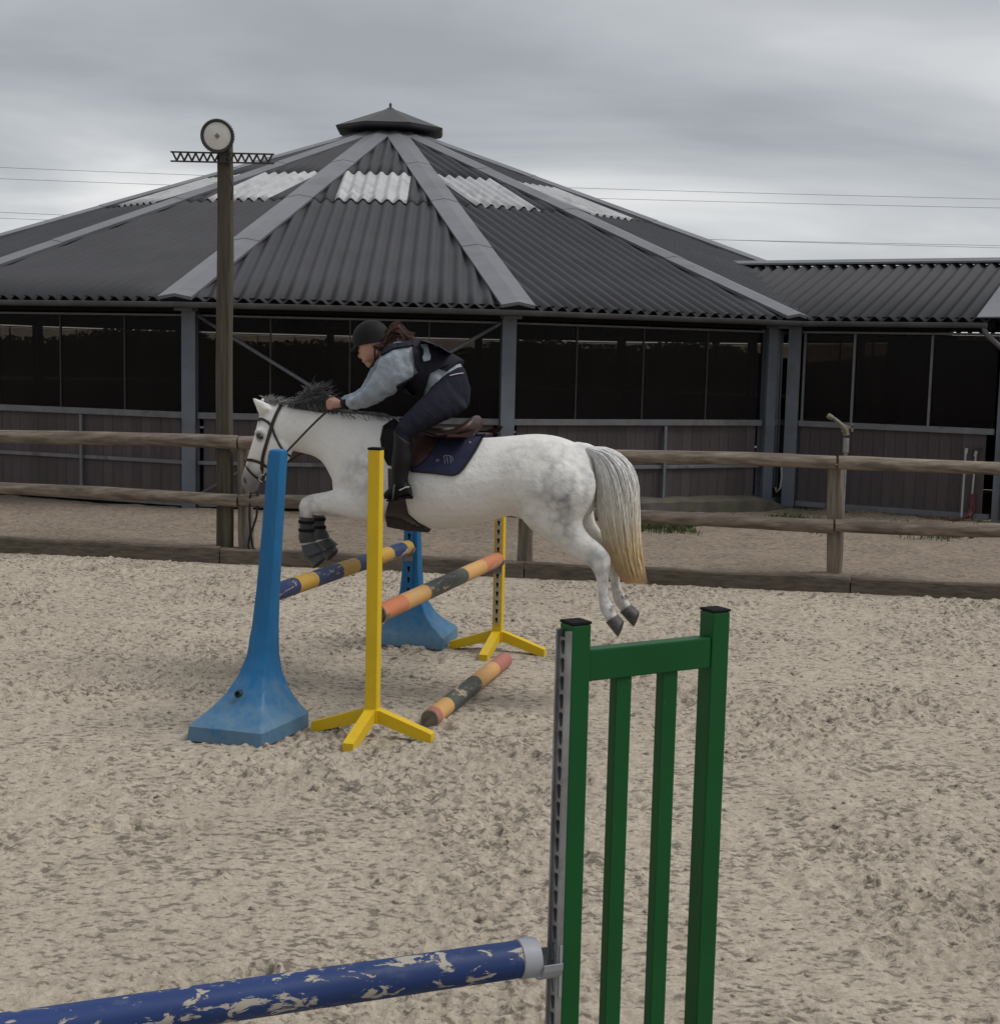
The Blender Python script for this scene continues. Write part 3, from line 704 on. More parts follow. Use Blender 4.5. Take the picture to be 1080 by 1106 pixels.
# power line far behind
pl = thing('power_line', 'thin overhead power wires strung across the grey sky', 'power line', (0, 90, 0))
m_wire = mat('wire', (.17, .17, .175), rough=.6)
for j, (z0, z1, dy) in enumerate(((13.25, 12.75, 0), (12.65, 12.30, .9), (10.45, 9.70, 0), (10.15, 9.92, .9))):
    b = MB(); pts = []
    for k in range(41):
        f = k / 40; x = -62 + 124 * f; fi = (x + 32.3) / 63.7; pts.append((x, dy, z0 + (z1 - z0) * fi - .55 + .55 * ((f - .5) * 2) ** 2 + .35))
    b.tube(pts, .013, 5); b.build('wire', m_wire, pl)
for s_ in (-1, 1):
    b = MB(); b.tube([(s_ * 62, .45, -.1), (s_ * 62, .45, 14.2)], [.18, .12], 10); po = b.build('utility_pole', m_pole, pl, smooth=40)
    b = MB()
    for z in ((13.1, 12.6, 10.5, 10.1)): b.box((s_ * 62, .45, z), (.1, 1.3, .1))
    b.build('crossarm', m_rust, po)

# ================================================================== JUMPS
PD = Vector((.276, .961, 0)).normalized(); TD = Vector((-PD.y, PD.x, 0))      # pole axis, direction of travel
PANG = atan2(PD.y, PD.x)                                                       # local x axis = pole axis, local y = travel
WOOD = (.36, .285, .20)
def paint(name, c, wear=.62, wood=WOOD, rough=.5, stretch=(.35, 1.6, 1.6), scale=9, dark=.72, grime=(.22, .19, .15)):
    m, nt, bs = newmat(name); co = coords(nt, 'Object', stretch)
    n1_ = noise(nt, co, scale, 6, .65, .8)
    base = ramp(nt, noise(nt, co, 3.0, 4), [(.3, tuple(x * dark for x in c)), (.7, c)])
    base = mixc(nt, ramp(nt, noise(nt, co, 22, 5, .7), [(.55, (0, 0, 0)), (.8, (.5, .5, .5))]), base, grime)
    fac = ramp(nt, n1_, [(wear, (0, 0, 0)), (wear + .02, (1, 1, 1))])
    col = mixc(nt, fac, base, mixc(nt, .5, wood, tuple(x * 1.35 for x in wood)))
    nt.links.new(col, bs.inputs['Base Color']); bs.inputs['Roughness'].default_value = rough; bs.inputs['Specular IOR Level'].default_value = .35
    inv = nmath(nt, 'SUBTRACT', 1.0, fac); bump(nt, bs, inv, .5, .002); return m
m_pblue = paint('pole_navy_paint', (.022, .04, .12), .60)
m_pyel = paint('pole_yellow_paint', (.50, .30, .05), .64, wood=(.25, .2, .14))
m_pora = paint('pole_faded_orange_paint', (.56, .20, .095), .64)
m_ptan = paint('pole_pale_orange_paint', (.60, .34, .12), .64)
m_pgrn = paint('pole_slate_green_paint', (.075, .085, .075), .60)
m_pred = paint('pole_faded_red_paint', (.40, .15, .12), .62)
m_pend = mat('pole_end_grain', (.20, .165, .125), (.11, .09, .07), 20, .9)
m_near = paint('near_pole_blue_paint', (.014, .042, .165), .565, wood=(.30, .275, .235), rough=.55, stretch=(.42, .9, .9), scale=34, grime=(.14, .16, .20), dark=.6)

def band_pole(name, label, a, b, bands, r=.05, K=24, group=None):
    """bands: list of (length fraction, material); built in its own frame along local x"""
    a, b = Vector(a), Vector(b); L = (b - a).length; d = (b - a).normalized()
    mats = []; m = MB()
    x = 0.0
    for fr, mt in bands:
        if mt not in mats: mats.append(mt)
        m.mi = mats.index(mt); x1 = x + fr; n = max(2, int(fr * L / .08)); rings = []
        for i in range(n + 1):
            xx = (x + (x1 - x) * i / n) * L; rings.append([(xx, cos(2 * pi * k / K) * r * (1 + .012 * sin(k * 1.7 + xx * 3)), sin(2 * pi * k / K) * r * (1 + .012 * cos(k * 2.3 + xx * 2))) for k in range(K)])
        m.loft(rings, cap=False); x = x1
    mats.append(m_pend); m.mi = len(mats) - 1
    for xx, s_ in ((0, -1), (L, 1)):
        m.loft([[(xx, cos(2 * pi * k / K) * r, sin(2 * pi * k / K) * r) for k in range(K)], [(xx + s_ * .006, cos(2 * pi * k / K) * r * .9, sin(2 * pi * k / K) * r * .9) for k in range(K)]], cap=True)
    me = m.mesh(name, mats, smooth=45); o = link(name, me)
    o.location = a; o.rotation_euler = d.to_track_quat('X', 'Z').to_euler()
    return tag(o, label, 'jump pole', group)

# ---- keyhole track tile
def keyhole_track(w, pitch, n, t, r1, r2, slot, mtl, name, parent, M, cup=None):
    """flat strip in local (y across, z up), facing local -x before M; real holes cut through"""
    hole = []
    for k in range(10): a = -pi * .22 + (pi * 1.44) * k / 9; hole.append(Vector((r1 * cos(a), pitch * .14 + r1 * sin(a))))
    hole.append(Vector((-r2, -slot))); hole.append(Vector((-r2 * .5, -slot - r2 * .8))); hole.append(Vector((r2 * .5, -slot - r2 * .8))); hole.append(Vector((r2, -slot)))
    # order hole loop counter-clockwise
    c = sum(hole, Vector((0, 0))) / len(hole); hole.sort(key=lambda p: atan2(p.y - c.y, p.x - c.x))
    rect = [Vector((-w / 2, -pitch / 2)), Vector((w / 2, -pitch / 2)), Vector((w / 2, pitch / 2)), Vector((-w / 2, pitch / 2))]
    vs = rect + hole; nh = len(hole)
    out = delaunay_2d_cdt(vs, [], [list(range(4)), list(range(4, 4 + nh))[::-1]], 0, 1e-6)
    V = out[0]; F = []
    from mathutils.geometry import intersect_point_tri_2d
    def inhole(p):
        ins = False; j = nh - 1
        for i in range(nh):
            a, b = hole[i], hole[j]
            if (a.y > p.y) != (b.y > p.y) and p.x < (b.x - a.x) * (p.y - a.y) / (b.y - a.y) + a.x: ins = not ins
            j = i
        return ins
    for f in out[2]:
        cc = sum((V[i] for i in f), Vector((0, 0))) / len(f)
        if not inhole(cc): F.append(tuple(f))
    m = MB()
    for k in range(n):
        z = pitch * (k + .5)
        m.add([M @ Vector((0, p.x, z + p.y)) for p in V], F)
        m.add([M @ Vector((0, p.x, z + p.y)) for p in hole] + [M @ Vector((t, p.x, z + p.y)) for p in hole], [(i, (i + 1) % nh, nh + (i + 1) % nh, nh + i) for i in range(nh)])
    H_ = pitch * n
    for y0 in (-w / 2, w / 2): m.add([M @ Vector(p) for p in ((0, y0, 0), (0, y0, H_), (t, y0, H_), (t, y0, 0))], [(0, 1, 2, 3)])
    m.add([M @ Vector(p) for p in ((0, -w / 2, H_), (0, w / 2, H_), (t, w / 2, H_), (t, -w / 2, H_))], [(0, 1, 2, 3)])
    o = m.build(name, mtl, parent, recalc=False)
    b2 = MB(); b2.add([M @ Vector(p) for p in ((t * .98, -w / 2, 0), (t * .98, w / 2, 0), (t * .98, w / 2, H_), (t * .98, -w / 2, H_))], [(0, 1, 2, 3)])
    b2.build('track_back', m_black, o, recalc=False)  # black sheet painted in for the dark hollow behind the holes
    return o
m_zinc = mat('zinc_track', (.30, .31, .32), (.22, .225, .235), 14, .45, .55, dirt=(.16, .15, .14), dscale=6)

# ---- blue moulded stands
def blue_plastic():
    m, nt, bs = newmat('blue_moulded_plastic'); co = coords(nt, 'Object')
    base = ramp(nt, noise(nt, co, 3.5, 5), [(.3, (.003, .10, .25)), (.7, (.005, .13, .315))])
    pale = ramp(nt, noise(nt, coords(nt, 'Object', (3, 3, .5)), 9, 6, .7), [(.52, (0, 0, 0)), (.78, (.55, .55, .55))])
    base = mixc(nt, pale, base, (.05, .20, .32))
    # pale sand dust sits on the foot of the block
    sep = nd(nt, 'ShaderNodeSeparateXYZ'); nt.links.new(co, sep.inputs[0])
    low = ramp(nt, nmath(nt, 'ADD', nmath(nt, 'MULTIPLY', sep.outputs[2], -1.4), nmath(nt, 'MULTIPLY', noise(nt, co, 14, 6, .7), .95)), [(.02, (0, 0, 0)), (.45, (.6, .6, .6))])
    base = mixc(nt, low, base, (.15, .22, .25))
    nt.links.new(base, bs.inputs['Base Color']); bs.inputs['Roughness'].default_value = .48; bs.inputs['Specular IOR Level'].default_value = .4
    bump(nt, bs, noise(nt, co, 60, 4), .12, .003); return m
m_blue = blue_plastic()
BH = 1.50
def blue_stand(name, label, loc, rz, lean=0.0):
    t = thing(name, label, 'jump stand', loc, rz, 'blue moulded jump stands')
    # local x = towards the pole (inner side), local y = travel
    secs = [(0, .25, -.44, .02), (.012, .262, -.455, .03), (.085, .257, -.45, .03), (.10, .242, -.43, .025), (.16, .180, -.33, .02), (.22, .137, -.255, .015), (.30, .098, -.195, .01), (.40, .074, -.15, .008), (.55, .060, -.118, .005), (.75, .053, -.104, .002), (1.0, .049, -.096, 0), (1.25, .046, -.09, 0), (1.46, .044, -.086, 0), (1.485, .040, -.08, -.005), (1.492, .032, -.07, -.012)]
    b = MB(); rings = []
    fine = []
    for i in range(len(secs) - 1):
        k = 3 if .09 < secs[i][0] < .6 else 1
        for j in range(k):
            f = j / k; fine.append(tuple(secs[i][q] * (1 - f) + secs[i + 1][q] * f for q in range(4)))
    fine.append(secs[-1])
    for z, hw_, xo, xi in fine:
        c = min(.022, hw_ * .3)
        p = []
        for (x, y, sx_, sy_) in ((xi, hw_, -1, -1), (xo, hw_ * (.82 if z < .5 else .9), 1, -1), (xo, -hw_ * (.82 if z < .5 else .9), 1, 1), (xi, -hw_, -1, 1)):
            qs = [(x, y + sy_ * c), (x + sx_ * c * .3, y + sy_ * c * .3), (x + sx_ * c, y)]
            if (sx_ * sy_) < 0: qs = qs[::-1]
            if sx_ * sy_ > 0: pass
            p += qs
        rings.append([Vector((x, y - lean * z / 1.49, z)) for x, y in p])
    b.loft(rings); body = b.build('body', m_blue, t, smooth=32)
    b = MB(); zc_ = .235
    for y_, x_ in ((0.0, -.288),):
        rg = []
        for r_, o_ in ((.020, .012), (.020, -.006), (.017, -.010), (.013, -.010), (.013, .006), (.002, .006)):
            rg.append([Vector((x_ + o_ - .012 * (0 if o_ > 0 else 0) - .33 * (zc_ + sin(2 * pi * k / 14) * r_ - zc_) * -1.2, y_ + cos(2 * pi * k / 14) * r_, zc_ + sin(2 * pi * k / 14) * r_)) for k in range(14)])
        b.loft(rg)
    b.build('filler_plug', mat('dark_plug', (.015, .03, .05), rough=.6) if 'dark_plug' not in bpy.data.materials else bpy.data.materials['dark_plug'], t, smooth=40)
    M = Matrix.Rotation(pi, 3, 'Z')
    tk = keyhole_track(.045, .075, 14, .012, .011, .006, .016, m_blue, 'track', t, (Matrix.Translation((.024, -lean * .24, .36)) @ Matrix.Rotation(-lean / 1.49 * -1, 4, 'X') @ Matrix.Rotation(pi, 4, 'Z')))
    return t
nb_ = Vector((-1.250, 7.30, 0)); fb_ = Vector((-.605, 9.36, 0))
blue_stand('blue_jump_stand', 'blue moulded jump stand with sandy flared foot, in front of the horse', nb_, PANG, .10)
blue_stand('blue_jump_stand', 'sky blue moulded jump stand with keyhole track, behind the horse', fb_, PANG + pi)

# ---- yellow steel uprights
m_yel = paint('yellow_steel_paint', (.70, .47, .012), .70, wood=(.30, .22, .08), rough=.42, stretch=(1, 1, 1), scale=10, dark=.86, grime=(.42, .29, .05))
m_cream = mat('worn_cream_track', (.42, .37, .25), (.32, .27, .17), 12, .6)
def yellow_stand(label, loc, rz, side, Hy=1.51):
    t = thing('yellow_jump_stand', label, 'jump stand', loc, rz, 'yellow steel jump stands')
    b = MB(); b.box((0, 0, Hy / 2 + .045), (.062, .066, Hy - .09), bev=.006); b.build('upright', m_yel, t)
    b = MB(); b.box((0, 0, Hy + .006), (.066, .07, .012), bev=.003); b.build('end_cap', m_black, t)
    for a in (pi / 2, -pi / 2, pi):
        M = Matrix.Rotation(a, 3, 'Z'); b = MB()
        pr = [(.0, .155, .085), (.05, .150, .080), (.32, .058, .0), (.335, .052, .0)]
        rings = []
        for x, zt, zb in pr: rings.append([M @ Vector((x, y, z)) for y, z in ((-.027, zb), (.027, zb), (.029, zt), (-.029, zt))])
        b.loft(rings); b.build('foot', m_yel, t)
    b = MB(); b.box((0, 0, .118), (.075, .08, .075), bev=.006); b.build('hub', m_yel, t)
    if side > 0:
        Mx = Matrix.Translation((.039, 0, .20)) @ Matrix.Rotation(pi, 4, 'Z')
    else:
        Mx = Matrix.Translation((-.039, 0, .20))
    keyhole_track(.040, .06, int((Hy - .22) / .06), .008, .010, .005, .014, m_cream if side < 0 else m_zinc, 'track', t, Mx)
    return t
ny_ = gz(402, 796); fy_ = gz(537, 705)
yellow_stand('yellow steel jump upright on splayed feet, in front of the horse', ny_, PANG, 1)
yellow_stand('yellow steel jump upright with a strip of holes, seen below the horse belly', fy_, PANG, -1, 1.45)

# ---- cups and poles
def cup(t_name, parent_pt, d, r):
    m = MB(); K = 10; x = Vector(d).normalized(); y = Vector((-x.y, x.x, 0)); c = Vector(parent_pt); rings = []
    for s_ in (0, .05): rings.append([c + x * s_ + (y * cos(pi + pi * k / K) + Vector((0, 0, 1)) * sin(pi + pi * k / K)) * (r + .002) for k in range(K + 1)] + [c + x * s_ + (y * cos(2 * pi - pi * k / K) + Vector((0, 0, 1)) * sin(2 * pi - pi * k / K)) * (r + .007) for k in range(K + 1)])
    m.loft(rings); m.box(c - x * .004 + Vector((0, 0, -.03)), (.008, .06, .13), Matrix((x, y, Vector((0, 0, 1)))).transposed())
    return m
BYb = [(.055, m_pyel), (.115, m_pblue), (.10, m_pyel), (.17, m_pblue), (.12, m_pyel), (.17, m_pblue), (.115, m_pyel), (.155, m_pblue)][::-1]
def supported_pole(name, label, p0, p1, z, in0, in1, bands):
    d = (Vector(p1) - Vector(p0)); d.z = 0; d.normalize()
    a = Vector(p0) + d * in0; b_ = Vector(p1) - d * in1; a.z = b_.z = z
    o = band_pole(name, label, a, b_, bands, .0485)
    return a, b_, d
a, b_, d = supported_pole('blue_yellow_pole', 'worn navy and yellow banded pole hung between the blue stands', nb_, fb_, .70, .045, .045, BYb)
for (q, dd, lab) in ((a, d, 'near'), (b_, -d, 'far')):
    pass
CUPM = mat('cup_steel', (.22, .22, .22), (.14, .13, .12), 10, .5, .5)
def put_cup(parent, pt, d, r): cup('cup', pt, d, r).build('cup', CUPM, parent, world=True)
objs = {o.name: o for o in COL.objects}
put_cup(objs['blue_jump_stand'], a - d * .012, d, .0485); put_cup(objs['blue_jump_stand.001'], b_ + d * .012, -d, .0485)
OBb = [(.16, m_pora), (.17, m_ptan), (.32, m_pgrn), (.18, m_ptan), (.17, m_pora)]
a, b_, d = supported_pole('orange_grey_pole', 'faded orange and slate banded pole hung between the yellow uprights', ny_, fy_, .645, .055, .055, OBb)
put_cup(objs['yellow_jump_stand'], a - d * .012, d, .0485); put_cup(objs['yellow_jump_stand.001'], b_ + d * .012, -d, .0485)
g1 = gz(464, 778, .045); g2 = gz(545, 714, .045)
gd = (g2 - g1).normalized()
band_pole('ground_pole', 'faded red, tan and slate banded pole lying on the sand', (g1.x, g1.y, .052), (g2.x, g2.y, .052), [(.05, m_pred), (.14, m_ptan), (.36, m_pgrn), (.26, m_ptan), (.19, m_pred)], .05)

# ---- green wing stand, close by
m_green = mat('dark_green_gloss_paint', (.0036, .078, .019), (.003, .064, .0155), 3, .42, dirt=(.05, .10, .055), dscale=26, dlo=.68, dhi=.74, spec=.25, bmp=.05, bscale=30)
WDIR = radians(30.0)
def wing(label, loc, rz):
    t = thing('green_wing_stand', label, 'jump stand', loc, rz)
    S, Hh, Wd, pw = .424, 1.367, .054, .0545
    for x in (0, S):
        b = MB(); b.box((x, 0, Hh / 2 + .03), (pw, pw, Hh - .06), bev=.004); b.build('post', m_green, t)
        b = MB(); b.box((x, 0, Hh + .004), (pw + .002, pw + .002, .007), bev=.002); b.build('end_cap', m_black, t)
        b = MB(); b.box((x, 0, .03), (.06, .62, .055), bev=.005); b.build('foot', m_green, t)
    b = MB(); b.box((S / 2, -.004, Hh - .102), (S - pw - .001, .040, .078), bev=.004); b.build('top_bar', m_green, t)
    b = MB(); b.box((S / 2, -.004, .19), (S - pw - .001, .044, .07), bev=.004); b.build('bottom_bar', m_green, t)
    for x in (.136, .277):
        b = MB(); b.box((x, -.002, (.225 + Hh - .141) / 2), (.046, .030, Hh - .141 - .225 - .002), bev=.003); b.build('slat', m_green, t)
    keyhole_track(.034, .0445, 28, .009, .0115, .0055, .0145, m_zinc, 'track', t, Matrix.Translation((-pw / 2 - .0095, -.004, .09)))
    b = MB()
    for y in (-.0242, .0162): b.box((-pw / 2 - .008, y, .722), (.016, .0065, 1.264))
    b.build('track_flange', m_zinc, t)
    b = MB()
    for z in (.25, .55, .82, 1.03, 1.18, 1.27): b.ell((-pw / 2 + .008, -pw / 2 - .001, z), ((0, -.002, 0), (.0035, 0, 0), (0, 0, .0035)), 8, 4)
    return t
wl = Vector((.214 * .88, 3.735 * .88, 0))
w1 = wing('dark green slatted wing stand with a zinc keyhole track holding the chipped blue pole', wl, WDIR)
pdir = Vector((-cos(radians(21.5)), -sin(radians(21.5)), 0))
pa = Vector((.104, 3.247, .545)); pb = pa + pdir * 2.75
o = band_pole('chipped_blue_pole', 'chipped blue pole with a grey end collar, held by the green wing stand', pa, pb, [(1.0, m_near)], .0445, 32)
m_col = mat('grey_plastic_collar', (.32, .33, .36), (.26, .27, .30), 8, .5)
m = MB(); K = 32
m.loft([[Vector((x, cos(2 * pi * k / K) * r, sin(2 * pi * k / K) * r)) for k in range(K)] for x, r in ((-.010, .027), (-.010, .046), (-.004, .0483), (.036, .0483), (.038, .0452))], cap=True)
m.build('end_collar', m_col, o, smooth=40)
m = cup('cup', pa + Vector((.056, .023, -.004)), pdir, .046); m.build('cup', m_col, w1, world=True)
lend = pb + pdir * .075
w2 = wing('dark green slatted wing stand at the far end of the chipped blue pole', Vector((lend.x, lend.y, 0)), radians(21.5) + pi)

# ================================================================== HORSE AND RIDER
HM = (ny_ + fy_) / 2; HN = -PD                     # horse median plane through the middle of the jump; HN points to the near side
def hp(px, py, t=0.0):
    """point of the vertical plane t metres to the near side of the horse's median plane"""
    o = HM + HN * t; d = ray(px, py); k = (o - CPOS).dot(HN) / d.dot(HN); return CPOS + d * k
UP = Vector((0, 0, 1))
def ring(a, b, w, t=0.0, K=20, egg=0.0, sq=1.0):
    """a, b: the two silhouette points (px) at offset t; w: half width across the horse"""
    A, B = hp(*a, t), hp(*b, t); c = (A + B) / 2; h = (A - B) / 2; out = []
    for k in range(K):
        th = 2 * pi * k / K; cs, sn = cos(th), sin(th)
        if sq != 1: cs = math.copysign(abs(cs) ** sq, cs); sn = math.copysign(abs(sn) ** sq, sn)
        out.append(c + h * cs + HN * (w * sn * (1 + egg * cs)))
    return out
def rings(lst, t=0.0, **k):
    out = []
    for r in lst:
        tt = r[3] if len(r) > 3 else t
        out.append(ring(r[0], r[1], r[2], tt, **k))
    return out
def dense(lst, n=3):
    """Catmull-Rom refinement of ring definitions"""
    def fl(r): return [r[0][0], r[0][1], r[1][0], r[1][1], r[2], r[3] if len(r) > 3 else 0.0]
    P_ = [np.array(fl(r), float) for r in lst]; out = []
    for i in range(len(P_) - 1):
        p0, p1, p2, p3 = P_[max(i - 1, 0)], P_[i], P_[i + 1], P_[min(i + 2, len(P_) - 1)]
        for j in range(n):
            f = j / n; q = .5 * ((2 * p1) + (-p0 + p2) * f + (2 * p0 - 5 * p1 + 4 * p2 - p3) * f * f + (-p0 + 3 * p1 - 3 * p2 + p3) * f ** 3)
            out.append(q)
    out.append(P_[-1])
    return [((q[0], q[1]), (q[2], q[3]), max(q[4], .004), q[5]) for q in out]
def remesh(mb, voxel, it, mats, name, fac=.5):
    me = mb.mesh('tmp'); o = bpy.data.objects.new('tmp', me); COL.objects.link(o)
    m = o.modifiers.new('r', 'REMESH'); m.mode = 'VOXEL'; m.voxel_size = voxel; m.use_smooth_shade = True
    if it: m = o.modifiers.new('s', 'SMOOTH'); m.factor = fac; m.iterations = it
    dg = bpy.context.evaluated_depsgraph_get(); dg.update()
    out = bpy.data.meshes.new_from_object(o.evaluated_get(dg)); bpy.data.objects.remove(o)
    out.name = name; out.materials.clear()
    for mm in (mats if isinstance(mats, (list, tuple)) else [mats]): out.materials.append(mm)
    out.polygons.foreach_set('use_smooth', [True] * len(out.polygons)); return out
def bvh_of(*mes):
    vs, fs = [], []
    for me in mes:
        n = len(vs); vs += [v.co.copy() for v in me.vertices]; fs += [tuple(i + n for i in p.vertices) for p in me.polygons]
    return BVHTree.FromPolygons(vs, fs)

# ---------------- horse body
hb = MB()
TORSO = [((642, 500), (644, 522), .05), ((638, 490), (643, 540), .14), ((629, 483), (637, 556), .21), ((615, 475.5), (618, 568), .255), ((599, 470.5), (596, 572), .275), ((579, 468.5), (574, 564), .28), ((558, 470), (556, 557), .275), ((535, 472), (535, 561), .285), ((510, 473), (510, 567), .295), ((485, 472), (481, 571.5), .295), ((460, 466), (455, 567), .275), ((440, 457), (434, 559), .245), ((420, 452), (411, 557), .215), ((402, 450), (390, 556), .20), ((386, 455), (374, 548), .165), ((374, 472), (365, 537), .12), ((367, 492), (362, 526), .07)]
hb.loft(rings(dense(TORSO, 3), K=28, egg=-.12))
NECK = [((432, 455), (384, 545), .17), ((415, 450), (368, 532), .155), ((396, 447.5), (358.5, 514), .125), ((374, 446), (350, 500), .10), ((351, 443), (339, 492.5), .085), ((328, 439.5), (326, 489), .078), ((308, 436.5), (314, 486), .076), ((294, 435), (302, 480), .072), ((287, 437), (297, 470), .05)]
hb.loft(rings(dense(NECK, 3), K=22, egg=-.25))
HEAD = [((290, 433), (309, 462), .05), ((284.5, 438), (313, 478), .068), ((281, 448), (314, 489), .085), ((278.5, 459), (311.5, 497), .098), ((275.5, 471), (305, 502), .092), ((271.5, 483), (295, 505.5), .072), ((267.5, 496), (286.5, 511), .056), ((263.8, 508), (281.5, 518), .052), ((261.3, 517), (279, 526), .055), ((262.5, 524), (276.5, 530.5), .046), ((267, 529.5), (273, 532.5), .026)]
hb.loft(rings(dense(HEAD, 3), K=20, egg=.0))
for s_ in (1, -1):      # jaw, eye socket, nostril rim
    hb.ell(hp(302, 486, s_ * .058), (HN * .036, (hp(312, 492) - hp(298, 480)) * .8, (hp(296, 492) - hp(304, 480)) * .9))
    hb.ell(hp(281.5, 469.5, s_ * .082), (HN * .022, (hp(279, 463) - hp(284, 476)) * .6, (hp(276, 470) - hp(287, 468)) * .55))
    hb.ell(hp(267.5, 518, s_ * .042), (HN * .018, (hp(266, 512) - hp(269, 524)) * .6, (hp(263, 518) - hp(271, 517)) * .6))
    # ears
E_ = lambda a, b, w, t: (a, b, w, t)
for s_, dx in ((1, 0), (-1, 8)):
    hb.loft(rings(dense([((280 + dx, 449), (293 + dx, 442), .026, s_ * .05), ((277 + dx, 441.5), (289 + dx, 436), .026, s_ * .055), ((274 + dx, 435), (283 + dx, 432.5), .017, s_ * .058), ((272 + dx, 430), (275.5 + dx, 429.5), .006, s_ * .06)], 3), K=12))
# front legs, folded
NF = [((415, 500), (412, 558), .085, .10), ((398, 514), (402, 562.5), .088, .125), ((383, 524), (388, 562), .078, .13), ((363, 529), (368, 557.5), .066, .13), ((343, 532.5), (349, 554.5), .054, .13), ((332, 535), (336.5, 554.5), .048, .13), ((325, 540.5), (334.5, 556), .045, .13)]
hb.loft(rings(dense(NF, 3), K=16))
NFC = [((327, 538), (338, 541), .044, .13), ((323.3, 546.5), (337.5, 552), .046, .13), ((324.5, 556), (337.5, 558.5), .036, .13), ((326, 566), (336.5, 567), .029, .13), ((326, 576), (336.5, 577), .03, .13), ((325, 584), (339, 583.5), .037, .13), ((328, 591), (341.5, 588.5), .033, .13), ((331, 597), (344.5, 593), .036, .13)]
hb.loft(rings(dense(NFC, 3), K=14))
FF = [((420, 500), (416, 556), .085, -.10), ((404, 512), (408, 559), .085, -.125), ((388, 522), (394, 559), .075, -.13), ((368, 527), (374, 555), .063, -.13), ((352, 531), (358, 553), .052, -.13), ((343, 534), (348, 553), .046, -.13), ((337, 539), (346, 555), .043, -.13)]
hb.loft(rings(dense(FF, 3), K=16))
FFC = [((339, 536), (349, 540), .042, -.13), ((336.5, 545), (349.5, 550), .044, -.13), ((337.5, 554), (349, 556), .034, -.13), ((338.5, 564), (348.5, 565), .028, -.13), ((339, 574), (349, 574.5), .03, -.13), ((340, 582), (353, 580), .036, -.13), ((344, 588), (356, 584), .032, -.13), ((347, 592), (359, 587), .034, -.13)]
hb.loft(rings(dense(FFC, 3), K=14))
# hind legs, pushing off
NH = [((560, 520), (641, 508), .09, .10), ((558, 540), (644, 526), .115, .13), ((562, 556), (638.5, 546), .115, .135), ((573, 571), (629, 563), .10, .135), ((594, 587), (636, 577.5), .070, .13), ((615, 600), (649, 588), .053, .13), ((633, 609.5), (659, 601), .046, .13), ((640.5, 617), (659, 613), .043, .13), ((644.5, 628), (657.5, 628), .032, .13), ((646, 643), (657, 644), .029, .13), ((647.5, 656), (661.5, 653), .038, .13), ((652, 666), (664.5, 660), .034, .13), ((657, 673), (667, 666), .036, .13)]
hb.loft(rings(dense(NH, 3), K=18))
FH = [((566, 520), (641, 508), .09, -.10), ((572, 545), (642, 530), .11, -.13), ((592, 565), (641, 549), .085, -.135), ((612, 578), (644, 566), .062, -.13), ((632, 590.5), (655, 579), .05, -.13), ((646, 601), (667, 591.5), .045, -.13), ((653, 609), (669, 604), .042, -.13), ((657, 620), (669.5, 619), .032, -.13), ((660, 634), (670.5, 634), .029, -.13), ((662, 647), (675.5, 643.5), .037, -.13), ((667, 656), (679, 650), .033, -.13), ((672, 662), (681.5, 655), .035, -.13)]
hb.loft(rings(dense(FH, 3), K=18))
# muscle masses
for s_ in (1, -1):
    hb.ell(hp(398, 520, s_ * .135), (HN * .085, hp(384, 548) - hp(398, 518), hp(414, 522) - hp(398, 520)))          # shoulder
    hb.ell(hp(603, 528, s_ * .17), (HN * .115, hp(603, 560) - hp(603, 528), hp(633, 530) - hp(603, 528)))            # haunch
    hb.ell(hp(578, 552, s_ * .175), (HN * .085, hp(584, 570) - hp(578, 552), hp(594, 548) - hp(578, 552)))           # stifle
    hb.ell(hp(500, 530, s_ * .16), (HN * .135, hp(500, 562) - hp(500, 530), hp(555, 528) - hp(500, 530)))            # barrel
# dock of the tail
hb.tube([hp(622, 486), hp(634, 486), hp(646, 490), hp(654, 500)], [.05, .042, .032, .02], 10)

